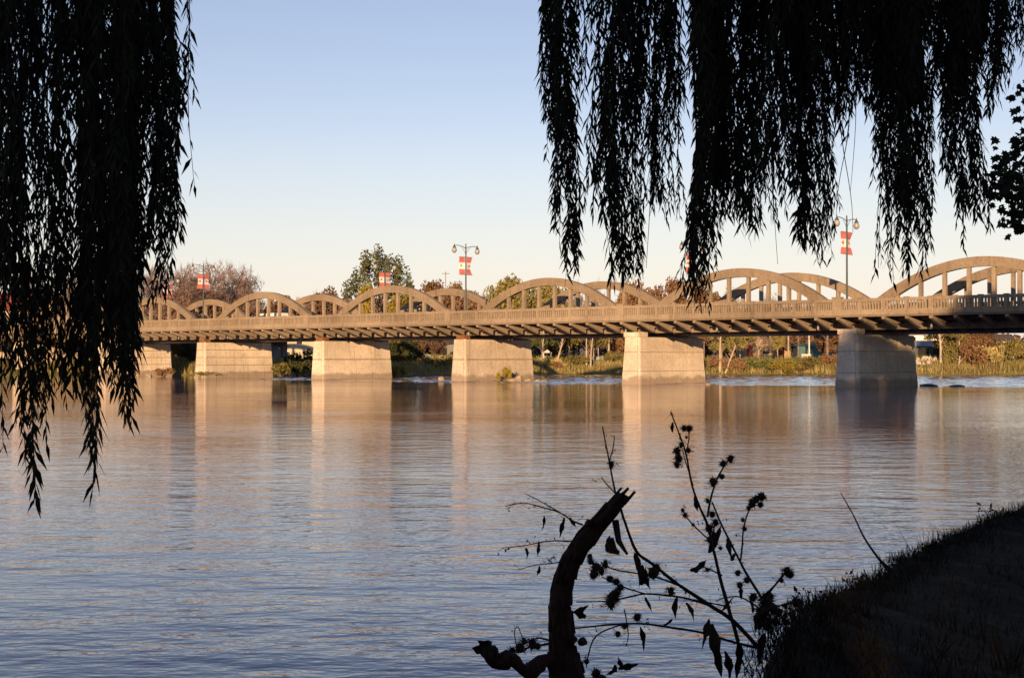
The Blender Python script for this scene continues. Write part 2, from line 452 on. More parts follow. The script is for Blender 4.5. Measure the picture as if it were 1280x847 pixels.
PAN = {'plain': pier_panels(1, [-.4, 1.3, 3.2, 4.70], 3, .045), 'blocky': pier_panels(2, [-.4, .7, 1.7, 2.7, 3.7, 4.70], 7, .07), 'cracked': pier_panels(3, [-.4, 2.45, 4.70], 2, .11)}
cb = MB(); bbox(cb, -.94, .94, -1.06, .42, 4.703, 5.16); cap_me = cb.mesh('pier_cap', M_PIER)
cb = MB(); bbox(cb, -.6, .6, -.5, .5, 4.703, 5.14); rust_me = cb.mesh('bearing', M_RUST)
for k in range(K0 + 1, K1):
    o = put('pier', pm, bridge, (k * SPAN, 0, 0))
    for me in PAN['cracked' if k in (2, 3) else 'blocky' if k in (4, 5) else 'plain']: put('panel', me, o)
    rustcap = k in (2, 3, 4)
    if rustcap:
        c_ = put('bearing', rust_me, o, (0, .35, 0)); put('bearing', rust_me, o, (0, -WB - .35, 0))
    else:
        put('pier_cap', cap_me, o); put('pier_cap', cap_me, o, (0, -(WB - .64) , 0))
for u in (U0, U1):
    b = MB(); s_ = -1 if u == U0 else 1
    bbox(b, u - (6 if s_ < 0 else .6), u + (.6 if s_ < 0 else 6), -3, 12.2, -1.6, 5.12); b.build('abutment', M_PIER, bridge)
# girders, deck, floor beams
for p in (0, WB):
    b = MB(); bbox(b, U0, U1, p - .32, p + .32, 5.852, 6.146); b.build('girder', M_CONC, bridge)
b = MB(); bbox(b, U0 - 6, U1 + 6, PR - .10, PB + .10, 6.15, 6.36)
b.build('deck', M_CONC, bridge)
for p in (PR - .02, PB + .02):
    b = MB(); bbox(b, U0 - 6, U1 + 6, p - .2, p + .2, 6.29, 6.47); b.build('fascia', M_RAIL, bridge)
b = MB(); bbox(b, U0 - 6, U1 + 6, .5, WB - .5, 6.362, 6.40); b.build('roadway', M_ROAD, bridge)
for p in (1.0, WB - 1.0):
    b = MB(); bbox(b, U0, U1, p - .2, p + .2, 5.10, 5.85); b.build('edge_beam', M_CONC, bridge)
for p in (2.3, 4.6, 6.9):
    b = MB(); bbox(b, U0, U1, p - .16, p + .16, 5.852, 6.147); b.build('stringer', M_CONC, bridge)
for q, (p, z, r) in enumerate([(7.7, 4.98, .11), (8.2, 4.86, .08)]):
    b = MB(); b.tube([bp(U0, p, z), bp(U1, p, z)], r, 8); b.build('pipe', M_PIPE, bridge)
PITCH = SPAN / 11
b = MB(); bbox(b, -.17, .17, -.32, 3.3, 5.62, 5.848); bbox(b, -.17, .17, 3.302, WB + .32, 4.98, 5.848); beam_me = b.mesh('floor_beam', M_CONC)
def bracket(sgn):
    b = MB(); w = .15
    a0, a1 = (PR - .02, -.325) if sgn < 0 else (PB + .02, WB + .325)
    vs = [bp(-w, a0, 5.93), bp(w, a0, 5.93), bp(w, a1, 5.14), bp(-w, a1, 5.14), bp(-w, a0, 6.146), bp(w, a0, 6.146), bp(w, a1, 6.146), bp(-w, a1, 6.146)]
    return b.hexa(vs).mesh('bracket', M_RAIL)
br_me = [bracket(-1), bracket(1)]
b = MB(); b.tube([(0, 0, 6.14), (0, 0, 5.4)], .06, 8, mi=0); b.tube([(0, 0, 5.4), (0, 0, 5.16)], .10, 8, mi=1); drain_me = b.mesh('drain_pipe', [M_CONC, M_PIPE])
nb = 11 * (K1 - K0)
for i in range(nb + 1):
    u = U0 + i * PITCH
    put('floor_beam', beam_me, bridge, (u, 0, 0))
    if i % 5 == 3: put('drain_pipe', drain_me, bridge, (u + .8, .9, 0))
    put('bracket', br_me[0], bridge, (u, 0, 0)); put('bracket', br_me[1], bridge, (u, 0, 0))
# railings
def rail_post(w, z1, d):
    b = MB(); bbox(b, -w, w, -d, d, 6.475, z1); bbox(b, -w - .04, w + .04, -d - .04, d + .04, z1 + .002, z1 + .09)
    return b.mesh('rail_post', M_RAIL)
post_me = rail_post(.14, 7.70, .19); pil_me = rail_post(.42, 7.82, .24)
def panel():
    b = MB(); L = PITCH / 2 - .145
    bbox(b, -L, L, -.12, .12, 6.476, 6.78)
    bbox(b, -L, L, -.15, .15, 7.46, 7.73)
    n = 7; pt = 2 * L / (n + .0)
    for i in range(n + 1):
        c = -L + i * pt; w = .065
        lo, hi = max(-L, c - w), min(L, c + w)
        bbox(b, lo, hi, -.08, .08, 6.783, 7.457)
    return b.mesh('railing_panel', M_RAIL)
pan_me = panel()
for p in (PR, PB):
    for i in range(nb + 1):
        u = U0 + i * PITCH
        put('rail_post', pil_me if i % 11 == 0 else post_me, bridge, (u, -p, 0))
        if i < nb: 
            sc = put('railing_panel', pan_me, bridge, (u + PITCH / 2, -p, 0))
            if i % 11 in (0, 10): sc.scale.x = (PITCH - .14 - .42 - .01) / (PITCH - .29); sc.location.x += .14 if i % 11 == 0 else -.14
# arches with hangers
def ext(t): return 11.05 - 5.14 * t * t
def inn(t): return 10.22 - 5.50 * t * t
def arch_mesh():
    b = MB(); n = 40; w = .29
    for i in range(n + 1):
        t = -1 + 2 * i / n; u = t * SPAN / 2; zi = max(inn(t), 4.9 + .0); ze = ext(t)
        zi = max(zi, 6.0) if abs(t) > .9 else zi
        zi = min(zi, ze - .02)
        b.v += [bp(u, -w, zi), bp(u, -w, ze), bp(u, w, ze), bp(u, w, zi)]
    for i in range(n):
        for j in range(4):
            a = i * 4 + j; c = i * 4 + (j + 1) % 4
            b.f.append((a, c, c + 4, a + 4)); b.mi.append(0)
    b.f.append((3, 2, 1, 0)); b.f.append(tuple(n * 4 + j for j in range(4))); b.mi += [0, 0]
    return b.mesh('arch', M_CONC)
arch_me = arch_mesh()
hang = {}
for j in (.5, 1.5, 2.5, 3.5):
    t = j * PITCH / (SPAN / 2)
    b = MB(); bbox(b, -.16, .16, -.17, .17, 6.37, inn(t) + .08)
    hang[j] = b.mesh('hanger', M_RAIL)
for p in (0, WB):
    for k in range(K0, K1):
        a = put('arch', arch_me, bridge, ((k + .5) * SPAN, -p, 0))
        for j in (.5, 1.5, 2.5, 3.5):
            for s_ in (-1, 1): put('hanger', hang[j], a, (s_ * j * PITCH, 0, 0))
def bw(u, p, z):
    q = ORG + D * u + N * p; return Vector((q.x, q.y, z))

# ------------------------------------------------------------------ street lamps with flag banners
LEAF = [(0, 1), (.18, .62), (.36, .72), (.30, .30), (.58, .46), (.62, .30), (.95, .22), (.82, .0), (.5, -.30), (.12, -.28), (.10, -.28), (.06, -.75)]
LEAF = LEAF + [(-x, y) for x, y in reversed(LEAF[1:])]
def make_lamp(label, wind=1.0, ph=0.0):
    t = thing('street_lamp', label, 'street lamp', (0, 0, 0), 0, 'twin lantern street lamps with flag banners along the bridge')
    H = 8.5
    b = MB(); b.lathe([(.16, 0), (.16, .5), (.11, .62), (.085, 3), (.07, H - .1), (.05, H - .02), (.07, H + .08), (.02, H + .2), (0, H + .24)], 10); b.build('pole', M_POLE, t, True)
    for s in (-1, 1):
        b = MB(); b.tube([(0, 0, H - .35), (0, s * .5, H - .15), (0, s * 1.2, H - .05), (0, s * 1.75, H - .08)], .035, 6)
        b.tube([(0, 0, H - 1.0), (0, s * .25, H - .6), (0, s * .7, H - .2)], .02, 5)
        b.tube([(0, s * 1.75, H - .3), (0, s * 1.75, H + .12)], .03, 6)
        ar = b.build('lamp_arm', M_POLE, t)
        b = MB(); b.lathe([(0, -.92), (.12, -.9), (.24, -.75), (.28, -.58), (.22, -.42), (.17, -.34)], 10, (0, s * 1.75, H)); g = b.build('lamp_globe', M_GLOBE, t, True)
        b = MB(); b.lathe([(.18, -.36), (.20, -.30), (.12, -.2), (.05, -.05), (.03, .02)], 10, (0, s * 1.75, H)); b.build('lamp_cap', M_POLE, g, True)
        # banner: red, white, red cloth from the pole outward, bellied by the wind
        b = MB(); y0, y1 = s * .14, s * 1.02; zt, zb = H - 1.28, H - 3.2; nv = 16; nh = 5
        def P(i, j, off=0.0):
            f = i / nv; g_ = j / nh
            bel = .16 * wind * math.sin(math.pi * f) * (g_ ** .7) + .05 * math.sin(f * 7 + s + ph) * g_
            nar = 1 - .22 * abs(wind) * math.sin(math.pi * f) * (1 + .4 * math.sin(ph + s))
            return (bel + off, y0 + (y1 - y0) * g_ * nar, zt + (zb - zt) * f)
        for i in range(nv + 1):
            for j in range(nh + 1): b.v.append(P(i, j))
        for i in range(nv):
            for j in range(nh):
                a = i * (nh + 1) + j; b.f.append((a, a + 1, a + nh + 2, a + nh + 1)); b.mi.append(0 if (i < 5 or i >= 11) else 1)
        bn = b.build('banner', [M_RED, M_WHITE], t, True)
        cy, cz = (y0 + y1) / 2 * .86, (zt + zb) / 2
        for off in (.205, .075):
            b = MB(); vs = [(0, cy + x * .30, cz + y * .27) for x, y in LEAF]
            bel = .16 * wind * (.5 ** .7); sgn = 1 if off > .1 else -1
            vs = [(bel + .012 * sgn + .05 * math.sin(3.5 + s + ph) * .5, y, z) for _, y, z in vs]
            c = len(vs); vs.append((vs[0][0], cy, cz))
            b.add(vs, [(i, (i + 1) % c, c) for i in range(c)]); b.build('maple_leaf_emblem', M_RED, bn)
        for z in (zt + .01, zb - .01):
            b = MB(); b.tube([(0, 0, z), (0, s * 1.05, z)], .018, 5); b.build('banner_rod', M_POLE, t)
    return t
LL = {(0, 0): 'twin lantern lamp with flag banners standing over the shaded pier, among hanging willow twigs',
      (1, 1): 'lamp with flag banners mostly hidden behind a thick willow clump on the far railing',
      (2, 0): 'twin lantern lamp with red and white banners, clear against the sky at mid bridge',
      (3, 1): 'lamp with flag banners in front of the tall airy green poplar',
      (4, 0): 'twin lantern lamp with flag banners before the bare brown trees, right of the willow curtain',
      (5, 1): 'lamp with flag banners at the edge of the left willow curtain, on the far railing'}
rzl = math.atan2(D.y, D.x)
for (k, side), lab in LL.items():
    u = k * SPAN + (1.0 if side else -.6 if k == 0 else -2.1); p = PR + .55 if side == 0 else PB - .9
    q = bw(u, p, 6.364)
    lamp = make_lamp(lab, [1.0, 1.3, .9, .6, .7, 1.15][k], k * 1.7); lamp.location = q; lamp.rotation_euler.z = rzl + .06 * math.sin(k * 5)

# white van crossing the bridge
van = thing('delivery_van', 'white van roof showing above the railing under the fourth full arch', 'van', bw(3.60 * SPAN, 3.2, 6.40), math.atan2(D.y, D.x))
def van_body():
    b = MB(); prof = [(-2.4, .35), (2.3, .35), (2.45, .8), (2.3, 1.15), (1.75, 1.35), (1.15, 2.0), (-2.3, 2.05), (-2.42, 1.2)]
    for w in (-.95, .95):
        for x, z in prof: b.v.append((x, w * (1 - .06 * (z > 1.5)), z))
    n = len(prof)
    for i in range(n): b.f.append((i, (i + 1) % n, n + (i + 1) % n, n + i))
    b.f.append(tuple(reversed(range(n)))); b.f.append(tuple(range(n, 2 * n))); b.mi = [0] * len(b.f)
    return b
van_body().build('body', M_WPAINT, van)
M_GLASS = Mat('dark_glass', .08, .5).col(rgb(.015, .017, .02)).m
M_BLACK = simple('tyre_and_opening', (.02, .02, .02), .2, 5)
for s in (-1, 1):
    b = MB(); b.box(.2, 1.3, s * .935 - .01, s * .935 + .012, 1.25, 1.75); b.build('window', M_GLASS, van)
    for x in (-1.5, 1.5):
        b = MB(); b.tube([(x, s * .72, .34), (x, s * .98, .34)], .34, 14); b.build('wheel', M_BLACK, van)

# ------------------------------------------------------------------ vegetation makers
def leaf_quads(C, size, rg, aspect=.55):
    n = len(C)
    a = rg.normal(size=(n, 3)); a /= np.linalg.norm(a, axis=1)[:, None]
    b = rg.normal(size=(n, 3)); b -= a * (a * b).sum(1)[:, None]; b /= np.linalg.norm(b, axis=1)[:, None]
    s = size * rg.uniform(.6, 1.3, n)[:, None]
    return np.stack([C - a * s, C + b * s * aspect - a * s * .1, C + a * s, C - b * s * aspect - a * s * .1], 1)

def clump_points(centres, radii, n, rg, shell=.5):
    k = rg.integers(0, len(centres), n)
    d = rg.normal(size=(n, 3)); d /= np.linalg.norm(d, axis=1)[:, None]
    r = rg.uniform(0, 1, n) ** shell
    return centres[k] + d * r[:, None] * radii[k]

def tree_mesh(seed, H, cw, base, nclump, nleaf, lsize, style='round', trunk_r=None):
    """returns (trunk builder, crown quads): height H, crown width cw, crown from base upward"""
    rg = np.random.default_rng(seed); rr = random.Random(seed)
    tb = MB(); tr = trunk_r or H * .018
    lean = rr.uniform(-.04, .04) * H
    top = Vector((lean, rr.uniform(-.03, .03) * H, H * (.8 if style != 'poplar' else .9)))
    tp = [Vector((0, 0, -.6)), Vector((0, 0, 0)), Vector((lean * .2, 0, H * .25)), Vector((lean * .6, 0, H * .5)), top]
    tb.tube(tp, [tr * 1.35, tr * 1.15, tr * .85, tr * .5, tr * .15], 7, lump=.12, rng=rr)
    cen = []; rad = []
    zc = (H + base) / 2; hz = (H - base) / 2
    for i in range(nclump):
        while True:
            v = Vector((rr.uniform(-1, 1), rr.uniform(-1, 1), rr.uniform(-1, 1)))
            if v.length < 1 and v.length > .25: break
        if style == 'poplar':
            a = i * 2.399; q = math.sqrt((i + .3) / nclump)
            zt = base + (H - base) * (1 - .46 * q ** 2.2) * rr.uniform(.86, 1)
            c = Vector((math.cos(a) * q * cw / 2 * .92, math.sin(a) * q * cw / 2 * .92, zt - H * .10)); r = (H * .042, H * .042, H * .125)
        else:
            wz = 1 - .35 * max(0, v.z)
            c = Vector((v.x * cw / 2 * .85 * wz, v.y * cw / 2 * .85 * wz, zc + v.z * hz * .88)); s_ = rr.uniform(.13, .24) * cw; r = (s_, s_, s_ * .7)
        c += Vector((lean * .6, 0, 0)); cen.append(c); rad.append(r)
        t = rr.uniform(.35, .8); st = tp[1].lerp(top, min(t, max(.15, c.z / H * .7)))
        md = st.lerp(c, .5) + Vector((0, 0, (.06 if style == 'poplar' else .02) * H * rr.uniform(-.4, 1)))
        tb.tube([st, md, c], [tr * .32, tr * .2, tr * .07], 4, cap=False)
        if i % 2 == 0:
            for _ in range(3):
                e = c + Vector([rr.uniform(-1, 1) * x for x in r]) * 1.05
                tb.tube([md.lerp(c, .6), e], [tr * .09, tr * .03], 3, cap=False)
    C = clump_points(np.array([list(c) for c in cen]), np.array(rad), nleaf, rg)
    return tb, leaf_quads(C, lsize, rg)

def bare_mesh(seed, H, cw, nl=5, tr=None):
    rr = random.Random(seed); tb = MB(); tw = MB(); tr = tr or H * .016
    def grow(p, d, L, r, lv):
        q = p + d * L * .5 + Vector((rr.uniform(-.06, .06) * L, rr.uniform(-.06, .06) * L, 0)); e = p + d * L
        (tb if lv < 3 else tw).tube([p, q, e], [r, r * .8, r * .6], 6 if lv < 2 else 3, cap=False)
        if lv >= nl - 1:
            for _ in range(2):
                v = Vector((rr.gauss(0, 1), rr.gauss(0, 1), rr.gauss(.35, .8))).normalized() * rr.uniform(.5, 1.1); sd = v.orthogonal().normalized() * .022; c0 = p.lerp(e, rr.uniform(.2, 1))
                tw.add([c0 - sd, c0 + sd, c0 + v], [(0, 1, 2)])
        if lv >= nl: return
        k = rr.choice([3, 4, 4]) if lv < 3 else rr.choice([2, 2, 3, 3])
        for i in range(k):
            ax = d.orthogonal().normalized(); ax.rotate(Matrix.Rotation(rr.uniform(0, 2 * math.pi), 3, d))
            ang = rr.uniform(.4, 1.0) if lv > 0 else rr.uniform(.35, .8)
            nd = d.copy(); nd.rotate(Matrix.Rotation(ang, 3, ax)); nd = (nd + Vector((0, 0, .10))).normalized()
            grow(p.lerp(e, rr.uniform(.6, 1)), nd, L * rr.uniform(.6, .86), max(.035, r * .58), lv + 1)
    grow(Vector((0, 0, -.4)), Vector((rr.uniform(-.05, .05), 0, 1)).normalized(), H * .3, tr, 0)
    zmax = max(v[2] for v in tw.v); xs = [v[0] for v in tw.v]; w = max(xs) - min(xs)
    for b in (tb, tw): b.v = [(v[0] * cw / w, v[1] * cw / w, v[2] * H / zmax if v[2] > 0 else v[2]) for v in b.v]
    return tb, tw

VEG = {}
def kind_tree(kind):
    if kind in VEG: return VEG[kind]
    k = {'oak': ('tree_mesh', 3, 15, 13, 4, 30, 5200, .36, M_OLIVE, M_FBARK), 'green': ('tree_mesh', 4, 12, 10, 2.5, 30, 5200, .36, M_GREEN, M_FBARK),
         'yellow': ('tree_mesh', 5, 10, 9, 1.2, 30, 4800, .34, M_YELLOW, M_FBARK), 'brown': ('tree_mesh', 6, 12, 11, 2.5, 32, 5200, .34, M_BROWN, M_FBARK),
         'russet': ('tree_mesh', 7, 10, 10, 1.8, 30, 4800, .34, M_RUSSET, M_FBARK), 'dark': ('tree_mesh', 8, 9, 9, .6, 34, 5200, .32, M_DGREEN, M_FBARK),
         'olive': ('tree_mesh', 10, 10, 9, 2.8, 24, 3600, .32, M_OLIVE, M_PBARK)}
    if kind in k:
        _, sd, H, cw, base, nc, nl, ls, ml, mb = k[kind]
        tb, q = tree_mesh(sd, H, cw, base, nc, nl, ls)
        VEG[kind] = (tb.mesh('trunk', mb), MB().quads(q).mesh('crown', ml), H, cw)
    elif kind == 'poplar':
        tb, q = tree_mesh(21, 22, 13, 4, 26, 4200, .28, 'poplar', .30)
        VEG[kind] = (tb.mesh('trunk', M_FBARK), MB().quads(q).mesh('crown', foliage('poplar_leaf', (.05, .06, .024), (.13, .125, .05), .4)), 22, 13)
    elif kind in ('bare', 'pale'):
        tb, tw = bare_mesh(31 if kind == 'bare' else 33, 17, 15, 7)
        m = M_TWIG if kind == 'bare' else M_TWIG2
        VEG[kind] = (tb.mesh('trunk', M_FBARK if kind == 'bare' else M_PBARK), tw.mesh('twigs', m), 17, 15)
    return VEG[kind]
def gz(x, y):
    o = y - shore(x); return float(np.interp(o, [p[0] for p in FPROF], [p[1] for p in FPROF]))
def tree(kind, px, Y, top, width_px, label, group, name=None, cat='tree', rz=None):
    """stands at depth Y; crown reaches photo row `top`"""
    tm, cm, H, cw = kind_tree(kind)
    x = atx(px, Y); z0 = gz(x, Y); h = EYE + (448 - top) / F * Y - z0; w = width_px / F * Y
    t = thing(name or kind + '_tree', label, cat, (x, Y, z0 - .05), rz if rz is not None else (px * 1.7) % 6.28, group)
    t.scale = (w / cw, w / cw, h / H * 1.05)
    put('trunk', tm, t); put('crown' if kind not in ('bare', 'pale') else 'twigs', cm, t)
    return t
GT = 'trees on the far bank'
T = [
 ('bare', 182, 243, 330, 80, 'bare brown tree peeking out beside the right hem of the left willow curtain', 'bare_tree'),
 ('bare', 234, 262, 327, 80, 'bare brown tree just left of the lamp right of the willow curtain', 'bare_tree'),
 ('bare', 286, 266, 328, 84, 'bare brown tree above the left shoulder of the fourth arch', 'bare_tree'),
 ('russet', 232, 238, 378, 60, 'russet thicket tree behind the small far arch beside the willow curtain', 'russet_tree'),
 ('russet', 266, 244, 372, 60, 'russet thicket tree below the banners right of the willow curtain', 'russet_tree'),
 ('bare', 90, 258, 340, 90, 'bare brown tree hidden behind the dense middle of the left willow', 'bare_tree'),
 ('brown', 574, 270, 352, 40, 'brown tree top just left of the central lamp pole', 'brown_tree'),
 ('bare', 610, 262, 356, 46, 'small bare tree between central lamp and spreading oak', 'bare_tree'),
 ('pale', 722, 258, 350, 46, 'pale bare tree behind the right shoulder of the mid arch', 'bare_tree'),
 ('bare', 205, 247, 328, 90, 'bare brown tree beside the left willow curtain, its twigs behind the edge lamp', 'bare_tree'),
 ('bare', 262, 250, 326, 95, 'large bare brown tree behind the lamp right of the willow curtain', 'bare_tree'),
 ('bare', 306, 256, 332, 80, 'bare brown tree rising over the fourth arch, rightmost of the bare clump', 'bare_tree'),
 ('bare', 132, 255, 335, 90, 'bare brown tree glimpsed through the middle of the left willow curtain', 'bare_tree'),
 ('bare', 40, 262, 345, 90, 'bare brown tree glimpsed through the outer left of the willow curtain', 'bare_tree'),
 ('russet', 352, 262, 377, 60, 'low russet tree seen between the hangers of the fourth arch', 'russet_tree'),
 ('russet', 300, 240, 380, 70, 'russet thicket tree behind the left half of the fourth arch', 'russet_tree'),
 ('bare', 392, 268, 362, 48, 'small bare tree peeking over the gap left of the poplar', 'bare_tree'),
 ('russet', 408, 266, 366, 50, 'small russet tree just left of the tall poplar', 'russet_tree'),
 ('russet', 436, 262, 378, 40, 'low russet tree at the foot of the poplar, left side', 'russet_tree'),
 ('poplar', 474, 275, 306, 98, 'tall airy green poplar rising high above the bridge', 'poplar_tree'),
 ('yellow', 456, 258, 362, 34, 'small yellow tree peeking above the arch left of the poplar banners', 'yellow_tree'),
 ('yellow', 500, 248, 372, 50, 'yellow green tree filling the third arch under the poplar', 'yellow_tree'),
 ('brown', 548, 262, 350, 60, 'brown crowned tree just right of the tall poplar', 'brown_tree'),
 ('russet', 585, 258, 372, 60, 'russet tree behind the far arch under the central lamp', 'russet_tree'),
 ('oak', 636, 256, 336, 72, 'spreading olive brown oak right of the central lamp', 'oak_tree'),
 ('oak', 684, 262, 343, 62, 'second olive oak behind the crown of the arch at mid picture', 'oak_tree'),
 ('olive', 660, 242, 372, 60, 'olive tree filling the mid arch between its hangers', 'olive_tree'),
 ('green', 708, 248, 378, 50, 'green tree behind the right half of the mid arch', 'green_tree'),
 ('pale', 748, 262, 348, 52, 'pale bare tree above the dip between two arches', 'bare_tree'),
 ('brown', 795, 256, 350, 52, 'brown crowned tree behind the dip left of the thick willow clump', 'brown_tree'),
 ('brown', 838, 258, 347, 56, 'brown crowned tree just left of the thick willow clump', 'brown_tree'),
 ('brown', 880, 262, 356, 48, 'brown crowned tree directly behind the thick willow clump', 'brown_tree'),
 ('pale', 912, 268, 352, 60, 'pale bare tree seen through the left side of the big arch', 'bare_tree'),
 ('bare', 960, 275, 366, 60, 'low bare tree seen through the centre of the big arch', 'bare_tree'),
 # under the deck
 ('dark', 238, 222, 425, 34, 'dark thicket between the two leftmost clear piers', 'thicket'),
 ('brown', 226, 228, 418, 40, 'brown thicket behind the dark one between the leftmost clear piers', 'thicket'),
 ('dark', 506, 224, 424, 46, 'dark green thicket right of the second clear pier with the dark horizontal crack', 'thicket'),
 ('russet', 540, 230, 418, 40, 'russet thicket left of the middle pier', 'thicket'),
 ('green', 678, 236, 405, 56, 'green bank tree just right of the middle pier', 'bank_tree'),
 ('olive', 712, 238, 400, 54, 'olive bank tree with leaning trunk beyond the white gazebo', 'bank_tree'),
 ('olive', 742, 231, 404, 40, 'olive bank tree with slim trunk between middle pier and tall lit pier', 'bank_tree'),
 ('brown', 768, 242, 400, 48, 'brown bank tree left of the tall lit pier', 'bank_tree'),
 ('olive', 902, 230, 404, 46, 'olive bank tree with pale trunk just right of the tall lit pier', 'bank_tree'),
 ('olive', 925, 240, 408, 40, 'olive bank tree left of the brick house', 'bank_tree'),
 ('brown', 1035, 243, 405, 40, 'brown bank tree beside the shaded pier', 'bank_tree'),
 ('pale', 948, 246, 405, 44, 'pale bare tree standing in front of the brick house', 'bare_tree'),
 ('olive', 972, 248, 412, 24, 'narrow olive tree before the right corner of the brick house', 'bank_tree'),
 ('russet', 990, 262, 408, 40, 'russet tree right of the brick house', 'bank_tree'),
 ('olive', 1178, 231, 404, 46, 'olive bank tree with pale trunk right of the shaded pier', 'bank_tree'),
 ('brown', 1212, 238, 408, 56, 'brown bank tree in the right bankside thicket', 'bank_tree'),
 ('russet', 1228, 252, 412, 50, 'russet bank tree at the back of the right bankside thicket', 'bank_tree'),
 ('green', 1268, 238, 425, 40, 'rounded green tree on the bank at the right edge', 'bank_tree'),
 ('olive', 1300, 236, 422, 44, 'olive tree on the bank cut by the right edge', 'bank_tree'),
]
for kind, px, Y, top, w, lab, nm in T:
    tree(kind, px, Y, top, w, lab, GT, nm, 'thicket' if nm == 'thicket' else 'tree')

def bush_mesh(seed, mat, nleaf=1500, ls=.16):
    rg = np.random.default_rng(seed); rr = random.Random(seed)
    c = np.array([[rr.uniform(-.75, .75), rr.uniform(-.6, .6), rr.uniform(.15, .8)] for _ in range(12)]); r = np.array([[rr.uniform(.2, .4)] * 3 for _ in range(12)])
    C = clump_points(c, r, nleaf, rg); C[:, 2] = np.maximum(C[:, 2], 0.02)
    b = MB()
    for i in range(9): b.tube([(rr.uniform(-.1, .1), rr.uniform(-.1, .1), -.05), tuple(c[i])], [.03, .01], 4, cap=False)
    return b.mesh('stems', M_FBARK), MB().quads(leaf_quads(C, ls * .5, rg)).mesh('leaves', mat)
BU = {k: bush_mesh(50 + i, m) for i, (k, m) in enumerate({'olive': M_OLIVE, 'brown': M_BROWN, 'dark': M_DGREEN, 'straw': M_STRAW, 'green': M_GREEN, 'yellow': M_YELLOW}.items())}
def bush(kind, px, Y, z0, w, h, label, group='bushes on the far bank', rz=None):
    x = atx(px, Y); w = w / F * Y / 2; h = h / F * Y
    t = thing('bush', label, 'bush', (x, Y, (gz(x, Y) if z0 is None else z0) - .03), rz if rz is not None else px % 6, group)
    t.scale = (w, w, h); put('stems', BU[kind][0], t); put('leaves', BU[kind][1], t)
BL = [
 ('dark', 372, 204, .1, 46, 30, 'dark green bush standing between the left pier and the horizontally cracked pier'),
 ('olive', 352, 197, .1, 34, 16, 'low olive bush at the water right of the blocky left pier'),
 ('green', 388, 210, .1, 24, 22, 'green bush left of the first horizontally cracked pier'),
 ('olive', 480, 184, .1, 34, 13, 'low olive bush at the foot of the horizontally cracked pier'),
 ('yellow', 500, 200, .1, 26, 14, 'yellowing bush by the water right of the horizontally cracked pier'),
 ('straw', 548, 223, None, 44, 15, 'straw coloured bush on the bank left of the middle pier'),
 ('brown', 520, 226, None, 34, 26, 'brown bush under the dark thicket left of the middle pier'),
 ('yellow', 631, 157.5, .15, 21, 18, 'yellow green bush growing against the foot of the middle pier'),
 ('straw', 690, 226, None, 40, 13, 'straw bush on the bank below the gazebo'),
 ('olive', 722, 227, None, 36, 14, 'olive bush on the bank between gazebo and blue boat'),
 ('brown', 700, 225, None, 22, 10, 'small brown bush on the bank below the gazebo'),
 ('olive', 768, 228, None, 30, 15, 'olive bush on the bank left of the tall lit pier'),
 ('brown', 893, 226, None, 32, 16, 'brown bush right of the tall lit pier'),
 ('brown', 918, 225, None, 34, 17, 'brown bush under the leaning pale trunk'),
 ('green', 948, 226, None, 38, 17, 'green bush below the brick house'),
 ('yellow', 978, 225, None, 44, 17, 'yellow green bush right of the brick house'),
 ('olive', 1012, 225, None, 44, 16, 'olive bush below the teal shed'),
 ('brown', 1036, 226, None, 28, 16, 'brown bush touching the shaded pier on the left'),
 ('olive', 1192, 226, None, 34, 28, 'olive bush right of the white riprap'),
 ('brown', 1215, 225, None, 44, 32, 'tall brown bush in the middle of the right bank thicket'),
 ('straw', 1238, 226, None, 36, 25, 'straw coloured bush right of the tall brown one'),
 ('olive', 1262, 227, None, 36, 28, 'olive bush under the rounded green tree at the right edge'),
 ('brown', 1283, 227, None, 34, 26, 'brown bush cut by the right edge of the picture'),
 ('green', 1252, 234, None, 22, 14, 'small green bush below the pale yellow house'),
 ('brown', 205, 199, .1, 30, 10, 'low brown bush left behind the leftmost clear pier'),
 ('olive', 262, 189, .15, 40, 7, 'low weedy bush at the foot of the blocky left pier'),
]
for a in BL: bush(*a)

# woods closing the view behind the far bank
rg = np.random.default_rng(77)
cen = []; rad = []
for i in range(700):
    x = rg.uniform(-210, 150); y = rg.uniform(300, 340)
    hmax = 14 if x < 20 else 11 if x < 60 else 7.0
    if x > 112: hmax = 3.5
    cen.append((x, y, rg.uniform(1, hmax))); rad.append((rg.uniform(2, 4),) * 3)
C = clump_points(np.array(cen), np.array(rad), 60000, rg)
MB().quads(leaf_quads(C, .85, rg)).build('far_woods', foliage('woods_leaf', (.10, .06, .035), (.2, .13, .07), .12), kind='stuff')

